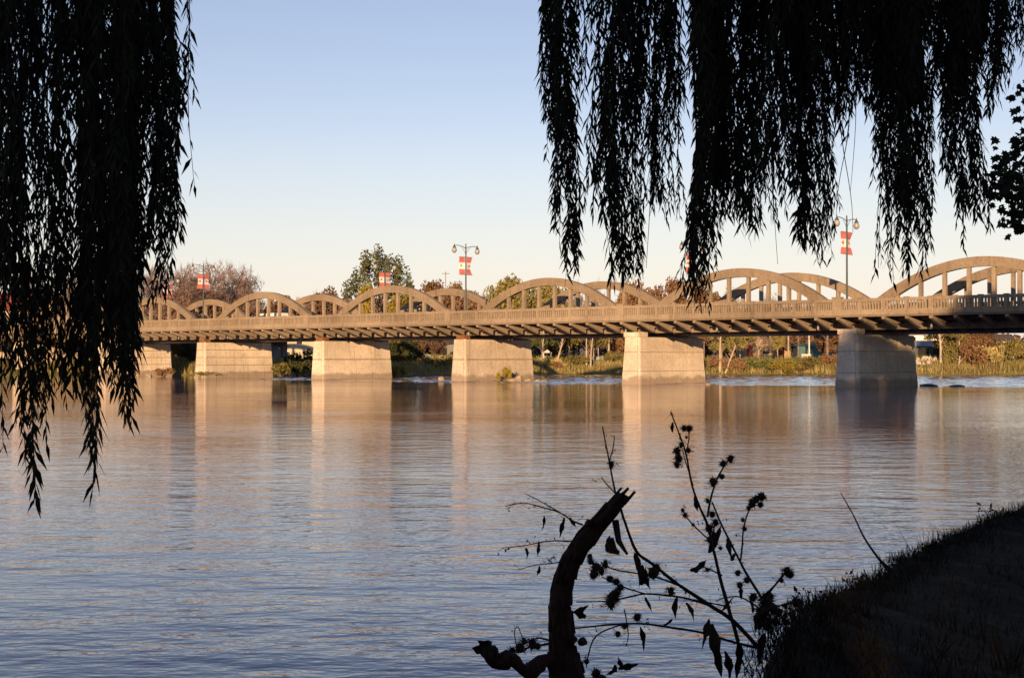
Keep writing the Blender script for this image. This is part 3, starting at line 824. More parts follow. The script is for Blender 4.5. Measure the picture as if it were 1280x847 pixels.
# tree trunks on the bank that stand out
def slim_trunk(px, Y, pts, r, label, mat=M_PBARK):
    base = at(px, 448, Y); g0 = gz(base.x, Y)
    t = thing('bank_tree', label, 'tree', (base.x, Y, g0), 0, 'pale trunks on the far bank')
    rr = random.Random(px); b = MB()
    P = [Vector((dx / F * Y, 0, h)) for dx, h in pts]
    P[0].z = -.3
    b.tube(P, [r * (1 - .55 * i / (len(P) - 1)) for i in range(len(P))], 6, lump=.1, rng=rr)
    b.build('trunk', mat, t)
    w = MB()
    for i in range(16):
        s = P[-2].lerp(P[-1], rr.uniform(-.6, 1)); e = s + Vector((rr.uniform(-1, 1), rr.uniform(-.8, .8), rr.uniform(.4, 1.6)))
        w.tube([s, s.lerp(e, .5) + Vector((0, 0, .1)), e], [.05, .03, .012], 3, cap=False)
    w.build('twigs', mat, t)
    q = clump_points(np.array([list(P[-1] + Vector((rr.uniform(-1.3, 1.3), rr.uniform(-1, 1), rr.uniform(-.6, 1.2)))) for _ in range(5)]), np.array([[.7] * 3] * 5), 420, np.random.default_rng(px))
    MB().quads(leaf_quads(q, .17, np.random.default_rng(px))).build('crown', M_OLIVE, t)
slim_trunk(677, 226, [(0, 0), (1, 2.5), (3, 6)], .16, 'slim pale trunk beside the white gazebo, right of the middle pier')
slim_trunk(693, 227, [(0, 0), (5, 1.6), (9, 3.4), (12, 6)], .17, 'pale trunk leaning right past the white gazebo')
slim_trunk(733, 226, [(0, 0), (0, 3), (0, 6)], .15, 'left trunk of the slim pair at mid gap')
slim_trunk(738, 225, [(0, 0), (1, 3), (4, 6)], .16, 'right trunk of the slim pair at mid gap')
slim_trunk(761, 230, [(0, 0), (0, 3), (1, 6)], .20, 'straight lit trunk right of the blue boat')
slim_trunk(781, 231, [(0, 0), (1, 3), (0, 6)], .16, 'straight trunk touching the tall lit pier on the left')
slim_trunk(900, 225, [(0, 0), (0, 3), (1, 6.5)], .24, 'thick pale trunk right of the tall lit pier')
slim_trunk(906, 224.5, [(0, 0), (7, 2.2), (14, 4.4)], .16, 'pale trunk leaning right beside the thick pale one')
slim_trunk(1034, 232, [(0, 0), (0, 3), (1, 5.5)], .3, 'broad brown trunk left of the shaded pier', M_FBARK)
slim_trunk(1176, 226, [(0, 0), (0, 2.5), (-1, 4), (-3, 6)], .22, 'pale trunk among rubble right of the shaded pier')
slim_trunk(1198, 225, [(0, 0), (2, 2), (1, 4.5)], .16, 'slim trunk in the right bankside thicket')

# ------------------------------------------------------------------ buildings and small things on the far bank
M_BRICK = Mat('brick_tan', .9, .2)
bt = M_BRICK.n('TexBrick'); M_BRICK.l(M_BRICK.pos(obj=True, rot=(R(90), 0, 0)), bt.inputs['Vector'])
bt.inputs['Color1'].default_value = rgb(.38, .25, .15); bt.inputs['Color2'].default_value = rgb(.31, .19, .11); bt.inputs['Mortar'].default_value = rgb(.4, .32, .23)
bt.inputs['Scale'].default_value = 2.5; M_BRICK.col(bt.outputs[0]); M_BRICK = M_BRICK.m
M_ROOF = simple('roof_shingle', (.09, .07, .065), .3, 2, .9)
M_RROOF = simple('red_roof', (.22, .06, .045), .3, 2, .9)
M_TEAL = simple('teal_board', (.07, .13, .14), .25, 1.5, .7)
M_BEIGE = simple('beige_render', (.52, .44, .33), .1, .8, .9)
M_GREY = simple('grey_blue_render', (.24, .25, .31), .12, .8, .9)
M_YEL = simple('cream_render', (.6, .5, .33), .1, .8, .9)
def house(name, px, Y, w, dep, h, wall, roof, label, cat='house', roofh=1.6, wins=(), doors=(), z0=None, flat=False):
    x = atx(px, Y); t = thing(name, label, cat, (x, Y, (gz(x, Y) if z0 is None else z0) - .1))
    b = MB(); b.box(-w / 2, w / 2, 0, dep, 0, h); b.build('wall', wall, t)
    b = MB(); e = .35
    if flat: b.box(-w / 2 - .15, w / 2 + .15, -.15, dep + .15, h + .003, h + .3)
    else:
        vs = [(-w / 2 - e, -e, h + .003), (w / 2 + e, -e, h + .003), (w / 2 + e, dep + e, h + .003), (-w / 2 - e, dep + e, h + .003), (-w / 2 - e, dep / 2, h + roofh), (w / 2 + e, dep / 2, h + roofh)]
        b.add(vs, [(0, 1, 5, 4), (2, 3, 4, 5), (0, 4, 3), (1, 2, 5), (3, 2, 1, 0)])
    b.build('roof', roof, t)
    for wx, wz, ww, wh in wins:
        b = MB(); b.box(wx - ww / 2 - .1, wx + ww / 2 + .1, -.06, -.003, wz - .1, wz + wh + .1); f = b.build('window', M_BEIGE if wall is M_BRICK else M_WPAINT, t)
        b = MB(); b.box(wx - ww / 2, wx + ww / 2, -.075, -.062, wz, wz + wh); b.build('pane', M_GLASS, f)
    for wx, ww, wh, m in doors:
        b = MB(); b.box(wx - ww / 2, wx + ww / 2, -.07, -.003, 0.02, wh); b.build('door', m, t)
    return t
house('brick_house', 959, 262, 8.6, 9, 6.5, M_BRICK, M_ROOF, 'tan brick house behind the bank between the tall lit and shaded piers', 'house', 2.5,
      [(-.2, .9, 1.3, 1.5), (-.2, 3.6, 1.3, 1.5)], [(-3.2, 1.0, 2.6, M_RROOF), (2.6, 1.0, 2.6, M_RROOF)])
house('garden_shed', 1021, 256, 7.0, 4, 2.3, M_TEAL, M_TEAL, 'low teal shed behind the bank left of the shaded pier', 'shed', .5, (), [(1.2, 1, 1.9, M_POLE)])
house('boathouse', 1163, 240, 5.4, 4, 2.2, M_POLE, M_GREY, 'dark open fronted boathouse with grey roof right of the shaded pier', 'boathouse', 1.0, (), [(-1.2, 1.8, 1.8, M_BLACK), (1.3, 1.8, 1.8, M_BLACK)])  # black front panels stand in for the shade inside the openings
house('white_house', 1152, 275, 7, 7, 4.6, M_WPAINT, M_GREY, 'white house behind the boathouse, partly under the deck', 'house', 1.8, [(-1.6, 1, .9, 1.3), (.6, 1, .9, 1.3), (-1.6, 3, .9, 1.2)])
house('cream_house', 1248, 300, 7, 6, 3.6, M_YEL, M_ROOF, 'small cream house behind bushes near the right edge', 'house', 1.6, [(0, 1.2, 1, 1.1)])
house('riverside_hall', 396, 246, 10.2, 8, 5.2, M_BEIGE, M_ROOF, 'long beige walled building left of the first horizontally cracked pier', 'building', 1, [(-3, 2.6, 1, 1.2)], flat=True)
house('grey_building', 350, 262, 5.4, 8, 4.8, M_GREY, M_ROOF, 'grey blue building left of the beige walled one', 'building', 1.4, [(-1, 2.8, .9, 1.1), (1, 2.8, .9, 1.1)], flat=True)
house('red_roofed_house', 5, 250, 9, 7, 8.4, M_BEIGE, M_RROOF, 'red roofed house glimpsed through willow leaves at the left edge', 'house', 3.4, [(0, 6, 1.2, 1.3)])
house('dark_shed', 553, 250, 7.5, 5, 2.6, M_POLE, M_ROOF, 'dark low shed behind the lawn left of the middle pier', 'shed', .8, (), [(0, 1.6, 2, M_BLACK)])
# gazebo
g = thing('gazebo', 'small white gazebo on the bank right of the middle pier', 'gazebo', (atx(684, 236), 236, gz(atx(684, 236), 236)))
for x in (-.75, .75):
    for y in (-.6, .6):
        b = MB(); b.box(x - .08, x + .08, y - .08, y + .08, 0, 1.3); b.build('post', M_WPAINT, g)
b = MB(); b.box(-.67, .67, -.65, -.60, .5, .62); b.build('hand_rail', M_WPAINT, g)
g.scale = (.8, .8, .85)
b = MB(); b.add([(-1, -.85, 1.3), (1, -.85, 1.3), (1, .85, 1.3), (-1, .85, 1.3), (0, 0, 1.95)], [(0, 1, 4), (1, 2, 4), (2, 3, 4), (3, 0, 4), (3, 2, 1, 0)]); b.build('roof', M_WPAINT, g)
# upturned boat
def boat(px, Y, mat, label, L=1.9):
    t = MB(); n = 9
    for i in range(n):
        s = i / (n - 1) * 2 - 1; w = .55 * (1 - abs(s) ** 2.6) + .02; hh = .62 * (1 - .35 * s * s)
        for j in range(7):
            a = math.pi * j / 6; t.v.append((s * L / 2, -math.cos(a) * w, math.sin(a) * hh))
    for i in range(n - 1):
        for j in range(6):
            a = i * 7 + j; t.f.append((a, a + 1, a + 8, a + 7)); t.mi.append(0)
    x = atx(px, Y)
    root = thing('rowing_boat', label, 'boat', (x, Y, gz(x, Y)), .15)
    t.build('hull', mat, root, True)
    b = MB(); b.tube([(-L / 2 * .9, 0, .56), (L / 2 * .9, 0, .56)], .04, 5); b.build('keel', M_WPAINT, root)
boat(748, 233, simple('pale_blue_paint', (.30, .34, .42), .1, 2, .5), 'pale blue upturned boat on the bank between slim trunks')
# utility poles
def upole(px, Y, top, label, mat, r=.11):
    x = atx(px, Y); z0 = gz(x, Y); t = thing('utility_pole', label, 'pole', (x, Y, z0 - .2), 0, 'poles behind the far bank'); h = EYE + (448 - top) / F * Y - z0
    b = MB(); b.tube([(0, 0, 0), (0, 0, h)], [r, r * .75], 8); b.build('pole', mat, t)
    b = MB(); b.box(-.8, .8, -.05, .05, h - .5, h - .38); b.build('crossarm', mat, t)
upole(985.5, 240, 398, 'tall lit pole right of the brick house', M_PBARK, .16)
upole(998, 238, 402, 'thin brown pole between brick house and teal shed', M_FBARK)
upole(1011.5, 246, 398, 'whitish pole in front of the teal shed', M_WPAINT, .12)
upole(557, 300, 338, 'thin mast on the skyline left of the central lamp', M_RUST, .08)
# crate by the shed
t = thing('storage_box', 'pale box standing before the teal shed', 'box', (atx(1007, 238), 238, gz(atx(1007, 238), 238)))
b = MB(); b.box(-.75, .75, -.4, .4, 0, .75); b.build('body', M_BEIGE, t); b = MB(); b.box(-.8, .8, -.45, .45, .753, .85); b.build('lid', M_WPAINT, t)

# ------------------------------------------------------------------ rocks
M_ROCK = simple('river_rock', (.30, .235, .17), .35, 2.5, .85, .3)
M_RIP = simple('riprap', (.55, .46, .38), .25, 2, .9)
M_DROCK = simple('wet_rock', (.07, .055, .045), .3, 3, .6, .4)
def rock_mesh(seed, mat):
    rr = random.Random(seed); b = MB(); n, m = 9, 6; off = Vector((seed * 3.1, 0, 0))
    for i in range(m + 1):
        for j in range(n):
            ph = math.pi * i / m; th = 2 * math.pi * j / n
            v = Vector((math.sin(ph) * math.cos(th), math.sin(ph) * math.sin(th), math.cos(ph)))
            b.v.append(tuple(v * (1 + .35 * noise.noise(v * 1.3 + off) + .12 * noise.noise(v * 4 + off))))
    for i in range(m):
        for j in range(n):
            a = i * n + j; c = i * n + (j + 1) % n; b.f.append((a, c, c + n, a + n)); b.mi.append(0)
    return b.mesh('rock', mat)
RM = [rock_mesh(i, M_ROCK) for i in range(4)]; RP = [rock_mesh(10 + i, M_RIP) for i in range(3)]; RD = rock_mesh(20, M_DROCK)
def rock(me, px, Y, w, h, label, group, z=0.0, rz=None):
    o = put('rock', me, None, (atx(px, Y), Y, z), rz if rz is not None else px % 6); o.scale = (w / F * Y / 2, w / F * Y / 2, h / F * Y)
    tag(o, label, 'rock', group)
GR = 'rocks at the waterline by the piers'
for i, (px, Y, w, h, lab) in enumerate([
   (552, 165, 9, 5.5, 'pale pointed rock in the water left of the middle pier'), (566, 163, 4, 2.5, 'small rock touching the middle pier on the left'),
   (639, 157, 14, 4.5, 'flat pale rock at the foot of the bush on the middle pier'), (649, 157.5, 11, 8, 'upright pale block against the middle pier'),
   (660, 158, 15, 4.5, 'low brown rock at the right corner of the middle pier'), (672, 156, 10, 3.5, 'brown rock just off the right corner of the middle pier'),
   (680, 155, 10, 3.2, 'pale wedge rock out in the water right of the middle pier'),
   (754, 150, 8, 2.2, 'low rock left of the tall lit pier, further out'), (771, 148, 6, 2.2, 'low rock touching the tall lit pier on the left'),
   (884, 140, 10, 2.5, 'low dark rock at the right corner of the tall lit pier'),
   (247, 188, 9, 6, 'boulder at the left corner of the blocky left pier'), (186, 201, 9, 5, 'boulder at the foot of the leftmost clear pier'),
   (172, 203, 6, 3, 'small rock at the foot of the leftmost clear pier'), (486, 182, 8, 3, 'small rock beside the horizontally cracked pier')]):
    rock(RM[i % 4], px, Y, w, h, lab, GR)
rock(RD, 1161, 133, 22, 2.6, 'dark flat wet rock awash just right of the shaded pier', GR, rz=.2)
rock(RD, 1197, 131.5, 18, 1.9, 'dark flat wet rock farther right in the riffle', GR, rz=.1)
rr = random.Random(4)
for i in range(26):
    px = 1146 + rr.uniform(0, 32); Y = 224 + rr.uniform(0, 6); x = atx(px, Y)
    rock(RP[i % 3], px, Y, rr.uniform(5, 9), rr.uniform(3, 6), 'pale angular riprap stone on the bank right of the shaded pier', 'riprap stones below the boathouse', gz(x, Y), rr.uniform(0, 6))

# ------------------------------------------------------------------ willows in the foreground
def pathpt(pts, t):
    n = len(pts) - 1; f = min(max(t, 0), .9999) * n; i = int(f); return pts[i].lerp(pts[i + 1], f - i)
def smooth_path(pts, k=6):
    P = [Vector(p) for p in pts]; out = []
    for i in range(len(P) - 1):
        p0, p1, p2, p3 = P[max(i - 1, 0)], P[i], P[i + 1], P[min(i + 2, len(P) - 1)]
        for j in range(k):
            t = j / k
            out.append(.5 * ((2 * p1) + (p2 - p0) * t + (2 * p0 - 5 * p1 + 4 * p2 - p3) * t * t + (3 * p1 - p0 - 3 * p2 + p3) * t ** 3))
    return out + [P[-1]]
def willow(label, trunk, limbs):
    t = thing('willow_tree', label, 'tree', trunk[0])
    o = Vector(trunk[0]); rr = random.Random(len(limbs))
    b = MB(); tp = smooth_path([Vector(p) - o for p in trunk]); m = len(tp)
    b.tube([tp[0] - Vector((0, 0, .5))] + tp, [.5] + [.42 - .2 * i / m for i in range(m)], 10, lump=.1, rng=rr); b.build('trunk', M_BARK, t, True)
    L = []
    for lm in limbs:
        lp = smooth_path([Vector(p) - o for p in lm]); m = len(lp)
        b = MB(); b.tube(lp, [.17 - .13 * i / (m - 1) for i in range(m)], 8, lump=.08, rng=rr); b.build('limb', M_BARK, t, True); L += lp
    return t, o, L
def leaves_along(pts, spacing, ln, rr, out, dens=None):
    """leaf quads hung alternately along a stem"""
    acc = 0; side = rr.uniform(0, 6.28); total = sum((b - a).length for a, b in zip(pts, pts[1:])); run = 0
    for a, b in zip(pts, pts[1:]):
        d = b - a; L = d.length
        if L < 1e-6: continue
        d = d / L; pos = spacing - acc
        while pos < L:
            p = a + d * pos; f = (run + pos) / total
            if dens is None or rr.random() < dens(f):
                side += 2.4 + rr.uniform(-.5, .5)
                h = Vector((math.cos(side), math.sin(side), 0)); an = rr.uniform(.3, .85)
                dr = (d * math.cos(an) + h * math.sin(an) + Vector((0, 0, -.35))).normalized()
                l = ln * rr.uniform(.65, 1.25); w = l * rr.uniform(.075, .12)
                sd = dr.cross(Vector((rr.uniform(-1, 1), rr.uniform(-1, 1), rr.uniform(-1, 1)))).normalized() * w
                q1 = p + dr * l * .4; tip = p + dr * l + Vector((0, 0, -l * .12))
                out.append([tuple(p), tuple(q1 + sd), tuple(tip), tuple(q1 - sd)])
            pos += spacing * rr.uniform(.7, 1.3)
        acc = L - (pos - spacing) if pos > L else 0
        acc = max(0, min(acc, spacing)); run += L
def strand(t, o, L, px, Y, ybot, rr, ytop=-70, full=1.0, drift=0.0, bare=False, sway=(0, 0)):
    ln = rr.uniform(.095, .145) * (1.15 if px < 400 else 1); holes = [rr.uniform(.1, .9) for _ in range(3)]
    topw = at(px, ytop - rr.uniform(0, 120), Y); botw = at(px + drift, ybot, Y + rr.uniform(-.25, .25))
    near = min(L, key=lambda q: (q + o - topw).length + rr.uniform(0, .5))
    n = 9; sx = rr.uniform(-.06, .06); sy = rr.uniform(-.08, .08); ph = rr.uniform(0, 6)
    main = []
    for i in range(n + 1):
        f = i / n; p = topw.lerp(botw, f)
        p += Vector((sx * math.sin(f * 3.1 + ph * .2) + .022 * math.sin(f * 9 + ph), sy * math.sin(f * 3), 0)) + Vector((sway[0] * math.sin(p.z * 1.5 + sway[1]), 0, 0)) * min(1, f * 2)
        main.append(p - o)
    mid = near.lerp(main[0], .6) + Vector((0, 0, .3))
    stem = smooth_path([near, mid] + main, 2)
    b = MB(); m = len(stem); b.tube(stem, [.011 - .0085 * i / (m - 1) for i in range(m)], 4)
    q = []
    if not bare:
        hang_ = stem[2:]
        leaves_along(hang_, .036 / full, ln, rr, q, lambda f: .3 if min(abs(f - h) for h in holes) < .035 else .96 if f < .8 else .8)
        length = (main[-1] - main[0]).length
        k = int(length / (.14 / full))
        for i in range(k):
            f = rr.uniform(0, .93); s = pathpt(main, f); l = rr.uniform(.25, .65) * (1 - .45 * f); a = rr.uniform(0, 6.28)
            w = rr.uniform(.03, .15) * (1.1 - .6 * f)
            p1 = s + Vector((math.cos(a) * w * .7, math.sin(a) * w * .7, -l * .35)); p2 = s + Vector((math.cos(a) * w, math.sin(a) * w, -l))
            if p2.z < main[-1].z: continue
            b.tube([s, p1, p2], [.004, .003, .0015], 3, cap=False)
            leaves_along([s, p1, p2], .038, ln * .92, rr, q)
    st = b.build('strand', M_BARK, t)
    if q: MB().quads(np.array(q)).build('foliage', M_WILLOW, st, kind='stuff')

wl, lo, lL = willow('weeping willow whose leafy strands curtain the left side of the picture', [(-6.2, .2, 1.0), (-6.1, .5, 3.2), (-5.7, 1.2, 5.6), (-5.3, 2.4, 7.4)],
    [[(-5.9, .9, 4.6), (-5.4, 4, 7.2), (-4.6, 8, 7.9), (-3.6, 11.5, 7.4), (-2.9, 13.6, 6.7)], [(-5.5, 1.8, 6.6), (-5.6, 6, 8.6), (-5.2, 10, 8.8), (-4.6, 13, 8.0), (-4.2, 15, 7.3)],
     [(-5.4, 2.2, 7.2), (-4.2, 5, 8.8), (-3.2, 9, 8.7), (-2.4, 12, 8.0)]])
rr = random.Random(101)
def grp(t, o, L, n, x0, x1, Y0, Y1, b0, b1, full=1.0, ytop=-70, drift=0):
    sw = (rr.uniform(.03, .09), rr.uniform(0, 6))
    for i in range(n):
        strand(t, o, L, x0 + (x1 - x0) * (i + rr.uniform(.1, .9)) / n, rr.uniform(Y0, Y1), rr.uniform(b0, b1), rr, ytop, full, drift + rr.uniform(-8, 8), False, sw)
A = (wl, lo, lL)
grp(*A, 11, -50, 8, 10.5, 14, 400, 520, .66)
grp(*A, 12, 0, 60, 10.5, 14, 440, 530, .66)
grp(*A, 13, 58, 145, 11, 15, 420, 500, .68)
grp(*A, 9, 140, 182, 11, 15, 360, 455, .74)
grp(*A, 8, 182, 209, 11.5, 15, 270, 365, .9)
grp(*A, 6, 90, 172, 11, 13, 440, 500, .75)
grp(*A, 4, 20, 200, 12, 15, 300, 420)
for px, yb, f, y in [(28, 632, .8, 11), (22, 585, .9, 11), (38, 600, .8, 11.3), (12, 560, .9, 11.5), (110, 612, .55, 11), (104, 555, .9, 11.2), (118, 520, 1, 11), (150, 530, 1.1, 12),
                    (158, 520, 1.2, 12), (163, 500, 1.2, 12.3), (62, 555, .6, 11.6), (140, 450, 1.1, 12), (168, 445, 1.0, 12), (176, 430, 1.0, 12.5), (212, 338, .9, 13), (206, 372, .9, 13), (234, 232, .55, 13.5), (226, 190, .7, 13.5), (216, 300, .9, 13.2)]:
    strand(*A, px - rr.uniform(-4, 8), y, yb, rr, -70, f, rr.uniform(-4, 6))

wr, ro, rL = willow('weeping willow whose separate leafy clumps hang across the right half of the picture', [(7.6, 4.6, .9), (7.4, 4.9, 3.2), (6.9, 5.6, 5.8), (6.4, 6.8, 7.6)],
    [[(7.2, 5.2, 4.8), (6.0, 8.5, 7.4), (4.2, 11.5, 8.4), (2.2, 13.6, 8.2), (.6, 14.8, 7.4)], [(6.8, 5.8, 6.2), (6.2, 9.5, 8.6), (5.0, 12.8, 8.9), (3.4, 15, 8.2)],
     [(6.6, 6.4, 7.0), (6.8, 10, 8.2), (6.2, 13.5, 8.2), (5.6, 16, 7.6)], [(6.5, 6.6, 7.4), (4.4, 9, 9), (2.0, 11.5, 8.8), (1.0, 13, 8.0)]])
B = (wr, ro, rL)
grp(*B, 8, 684, 714, 13, 14.5, 285, 352, 1.0, drift=4)
grp(*B, 4, 678, 726, 13, 14.5, 130, 250)
grp(*B, 2, 728, 742, 13.5, 14, 90, 172, .8)
grp(*B, 7, 760, 782, 12.8, 14.5, 300, 362, drift=-2)
grp(*B, 5, 784, 806, 13, 15, 285, 360)
grp(*B, 17, 762, 846, 13, 15.5, 140, 290)
grp(*B, 3, 830, 856, 13.5, 15, 270, 332, .55)
grp(*B, 13, 866, 892, 12.5, 14, 310, 390, 1.1)
grp(*B, 10, 884, 918, 12.5, 14.5, 225, 300)
grp(*B, 5, 930, 962, 13, 15, 260, 318, .8)
grp(*B, 14, 922, 985, 12.5, 15, 190, 295)
grp(*B, 18, 988, 1042, 12.5, 15.5, 250, 338)
grp(*B, 10, 1042, 1104, 13, 15.5, 80, 185, .8)
grp(*B, 17, 1098, 1158, 12.5, 15, 255, 348)
grp(*B, 7, 1106, 1160, 13, 15, 170, 260)
grp(*B, 4, 1164, 1188, 14, 16, 150, 240, .6)
grp(*B, 11, 1198, 1232, 13, 15, 210, 300, 1.1)
grp(*B, 9, 1240, 1290, 14, 16, 40, 112, .8)
grp(*B, 24, 862, 1010, 12.5, 16, 20, 120)
grp(*B, 62, 990, 1248, 12.5, 16, 55, 150, 1.2)
for px, dr, yb in [(1052, -18, 305), (1054, 4, 290), (1056, -6, 270), (1100, 2, 335), (843, -32, 335), (968, 2, 330), (1070, -4, 240)]:
    strand(*B, px, 14, yb, rr, 60 if px in (1052, 1054, 1056) else -60, 1, dr, True)
for px, yb, y in [(1098, 345, 14), (900, 320, 14), (1205, 312, 14.5), (1108, 355, 13.5)]: strand(*B, px, y, yb, rr, -60, .6, 0)

grp(*A, 5, 112, 166, 10.5, 12, 455, 525, .9)
grp(*A, 3, 60, 110, 10.5, 12, 450, 515, .8)
def crown_over(t, o, boxes, n, ls, mat, seed, name='crown'):
    rg = np.random.default_rng(seed); c = np.array([list(Vector(b[:3]) - o) for b in boxes]); r = np.array([b[3:] for b in boxes])
    MB().quads(leaf_quads(clump_points(c, r, n, rg, .6), ls, rg, .25)).build(name, mat, t, kind='stuff')
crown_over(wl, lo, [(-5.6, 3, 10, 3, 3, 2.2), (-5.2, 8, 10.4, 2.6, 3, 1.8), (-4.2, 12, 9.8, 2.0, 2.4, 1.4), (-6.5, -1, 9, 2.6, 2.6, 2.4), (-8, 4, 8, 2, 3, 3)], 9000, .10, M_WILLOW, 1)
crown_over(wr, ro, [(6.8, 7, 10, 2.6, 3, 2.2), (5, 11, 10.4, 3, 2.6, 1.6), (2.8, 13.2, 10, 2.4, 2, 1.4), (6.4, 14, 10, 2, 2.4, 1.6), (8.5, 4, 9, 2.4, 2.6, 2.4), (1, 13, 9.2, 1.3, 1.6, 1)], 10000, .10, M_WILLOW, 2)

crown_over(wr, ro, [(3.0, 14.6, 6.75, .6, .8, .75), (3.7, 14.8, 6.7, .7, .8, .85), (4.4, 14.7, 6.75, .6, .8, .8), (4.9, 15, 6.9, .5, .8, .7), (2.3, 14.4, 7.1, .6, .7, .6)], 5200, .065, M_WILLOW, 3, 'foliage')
# ------------------------------------------------------------------ maple on the near bank at the right edge
mp = thing('maple_tree', 'dark broad leaved tree whose lower branch pokes in at the right edge', 'tree', (17.0, 27.0, .95))
mo = Vector((17.0, 27, .95)); rr2 = random.Random(8); rg = np.random.default_rng(8)
b = MB(); b.tube([(0, 0, -.5), (0, 0, 2), (-.2, .1, 6), (.2, .2, 11), (.6, .1, 17)], [.6, .5, .42, .3, .1], 10, lump=.08, rng=rr2)
cen = []; rad = []
for i in range(190):
    while True:
        v = Vector((rr2.uniform(-1, 1), rr2.uniform(-1, 1), rr2.uniform(-1, 1)))
        if .3 < v.length < 1: break
    sg = lambda q: math.copysign(abs(q) ** .6, q)
    c = Vector((.9 + sg(v.x) * 5.4, sg(v.y) * 5.2, 11.4 + sg(v.z) * 6.2)); cen.append(tuple(c)); rad.append((1.6, 1.6, 1.0))
    s = Vector((0, 0, max(3, c.z * .55))); b.tube([s, s.lerp(c, .55) + Vector((0, 0, .3)), c], [.09, .06, .02], 4, cap=False)
b.build('trunk', M_BARK, mp)
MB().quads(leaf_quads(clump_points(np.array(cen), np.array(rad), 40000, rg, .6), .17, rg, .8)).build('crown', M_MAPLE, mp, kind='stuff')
tall = thing('maple_tree', 'tall broad leaved tree standing right of the picture by the bank', 'tree', (27.5, 27.5, .95), 1.0)
tall.scale = (1, 1, 1.10)
for ch in list(mp.children): put(ch.name.split('.')[0], ch.data, tall, **({'kind': 'stuff'} if 'crown' in ch.name else {}))
# the branch that shows: twigs with five-lobed leaves
ML = [(0, 0), (.30, -.05), (.26, .12), (.62, .22), (.44, .40), (.52, .62), (.24, .58), (.12, .78), (0, 1.05)]
ML = ML + [(-x, y) for x, y in reversed(ML[1:-1])]
bb = MB(); lv = []
main = [at(1345, 150, 27), at(1310, 170, 26.8), at(1282, 195, 26.8), at(1258, 225, 26.7)]
bb.tube([mo + Vector((-.1, 0, 6))] + [p for p in main], [.12, .07, .045, .03, .012], 6)
tips = [(1240, 228), (1248, 205), (1262, 190), (1272, 172), (1255, 245), (1262, 262), (1272, 275), (1258, 222), (1284, 250), (1280, 215), (1290, 180), (1276, 240), (1268, 205), (1250, 232), (1285, 265), (1278, 285),
        (1278, 118), (1290, 105), (1288, 132), (1268, 222), (1290, 235), (1262, 238), (1272, 258), (1295, 215)]
leafb = MB()
for px, py in tips:
    e = at(px, py, 26.7 + rr2.uniform(-.7, .7)); s = min([pathpt(main, i / 12) for i in range(13)], key=lambda q: (q - e).length + .3 * rr2.random())
    bb.tube([s, s.lerp(e, .5) + Vector((0, 0, .08)), e], [.016, .01, .005], 4, cap=False)
    for _ in range(11):
        c = e + Vector((rr2.gauss(0, .13), rr2.gauss(0, .16), rr2.gauss(0, .12)))
        ax = Vector((rr2.uniform(-.8, .8), rr2.uniform(-.5, .5), -rr2.uniform(.2, 1))).normalized(); nn = Vector((rr2.uniform(-.7, .7), -1, rr2.uniform(-.6, .8))); sd = ax.cross(nn).normalized()
        sc = rr2.uniform(.11, .18)
        vs = [c + (ax * y + sd * x) * sc + nn.normalized() * (abs(x) * .2 * sc) for x, y in ML]; vs.append(c + ax * .3 * sc)
        n = len(ML); leafb.add([v - mo for v in vs], [(i, (i + 1) % n, n) for i in range(n)])
bb.v = [tuple(Vector(v) - mo) for v in bb.v]
br = bb.build('branch', M_BARK, mp); leafb.build('leaves', M_MAPLE, br, kind='stuff')

# ------------------------------------------------------------------ tall trees on the bank behind the viewpoint, which shade it
tb, q = tree_mesh(61, 15, 13, 1.2, 60, 15000, .26, 'round', .38)
tm_, cm_ = tb.mesh('trunk', M_BARK), MB().quads(q).mesh('crown', M_BEHIND)
for i, (x, y, s, rz) in enumerate([(-27, -17, 1.0, 0), (-19, -14, 1.05, 1.1), (-11, -15.5, 1.0, 2.3), (-3.5, -14.5, 1.08, 3.1), (4, -15.5, 1.05, 4.2), (11.5, -14, 1.1, 5.2), (19, -12, 1.1, .6), (27, -8, 1.12, 1.8), (34, 0, 1.1, 2.6),
                                   (-15, -21, 1.05, .4), (-7, -22, 1.1, 1.6), (.5, -22, 1.1, 2.7), (8, -21.5, 1.12, 3.6), (15.5, -20, 1.12, 4.9)]):
    t = thing('shade_tree', 'dense leafy tree standing on the bank behind the viewpoint', 'tree', (x, y, 1.2), rz, 'shade trees behind the viewpoint')
    t.scale = (s, s, s); put('trunk', tm_, t); put('crown', cm_, t)

# ------------------------------------------------------------------ broken limb at the water's edge
YS = 4.6
st = thing('broken_stump', 'thick dark broken limb curving up from the bank edge', 'dead limb', at(712, 1010, YS))
so = Vector(st.location); rr3 = random.Random(12)
SP = [(712, 1060, 34), (711, 930, 30), (709, 852, 25), (704, 815, 18), (701, 780, 16), (701, 746, 13.5), (711, 706, 13.5), (727, 679, 12.5), (743, 660, 11.5), (763, 637, 10.5), (779, 619, 8.5)]
pth = smooth_path([at(x, y, YS) for x, y, r in SP], 4)
rad = [np.interp(i / (len(pth) - 1) * 10, range(11), [r * .93 for x, y, r in SP]) / F * YS for i in range(len(pth))]
MS = Mat('dead_bark', .9, .1); f = MS.noise(MS.pos((1, 1, .25)), 60, 5, .65)
MS.col(MS.ramp(f, [(.35, (.022, .013, .010)), (.7, (.085, .048, .037))])); MS.bump(f, .006); M_DEAD = MS.m
b = MB(); b.tube([p - so for p in pth], rad, 22, lump=.10, rng=rr3)
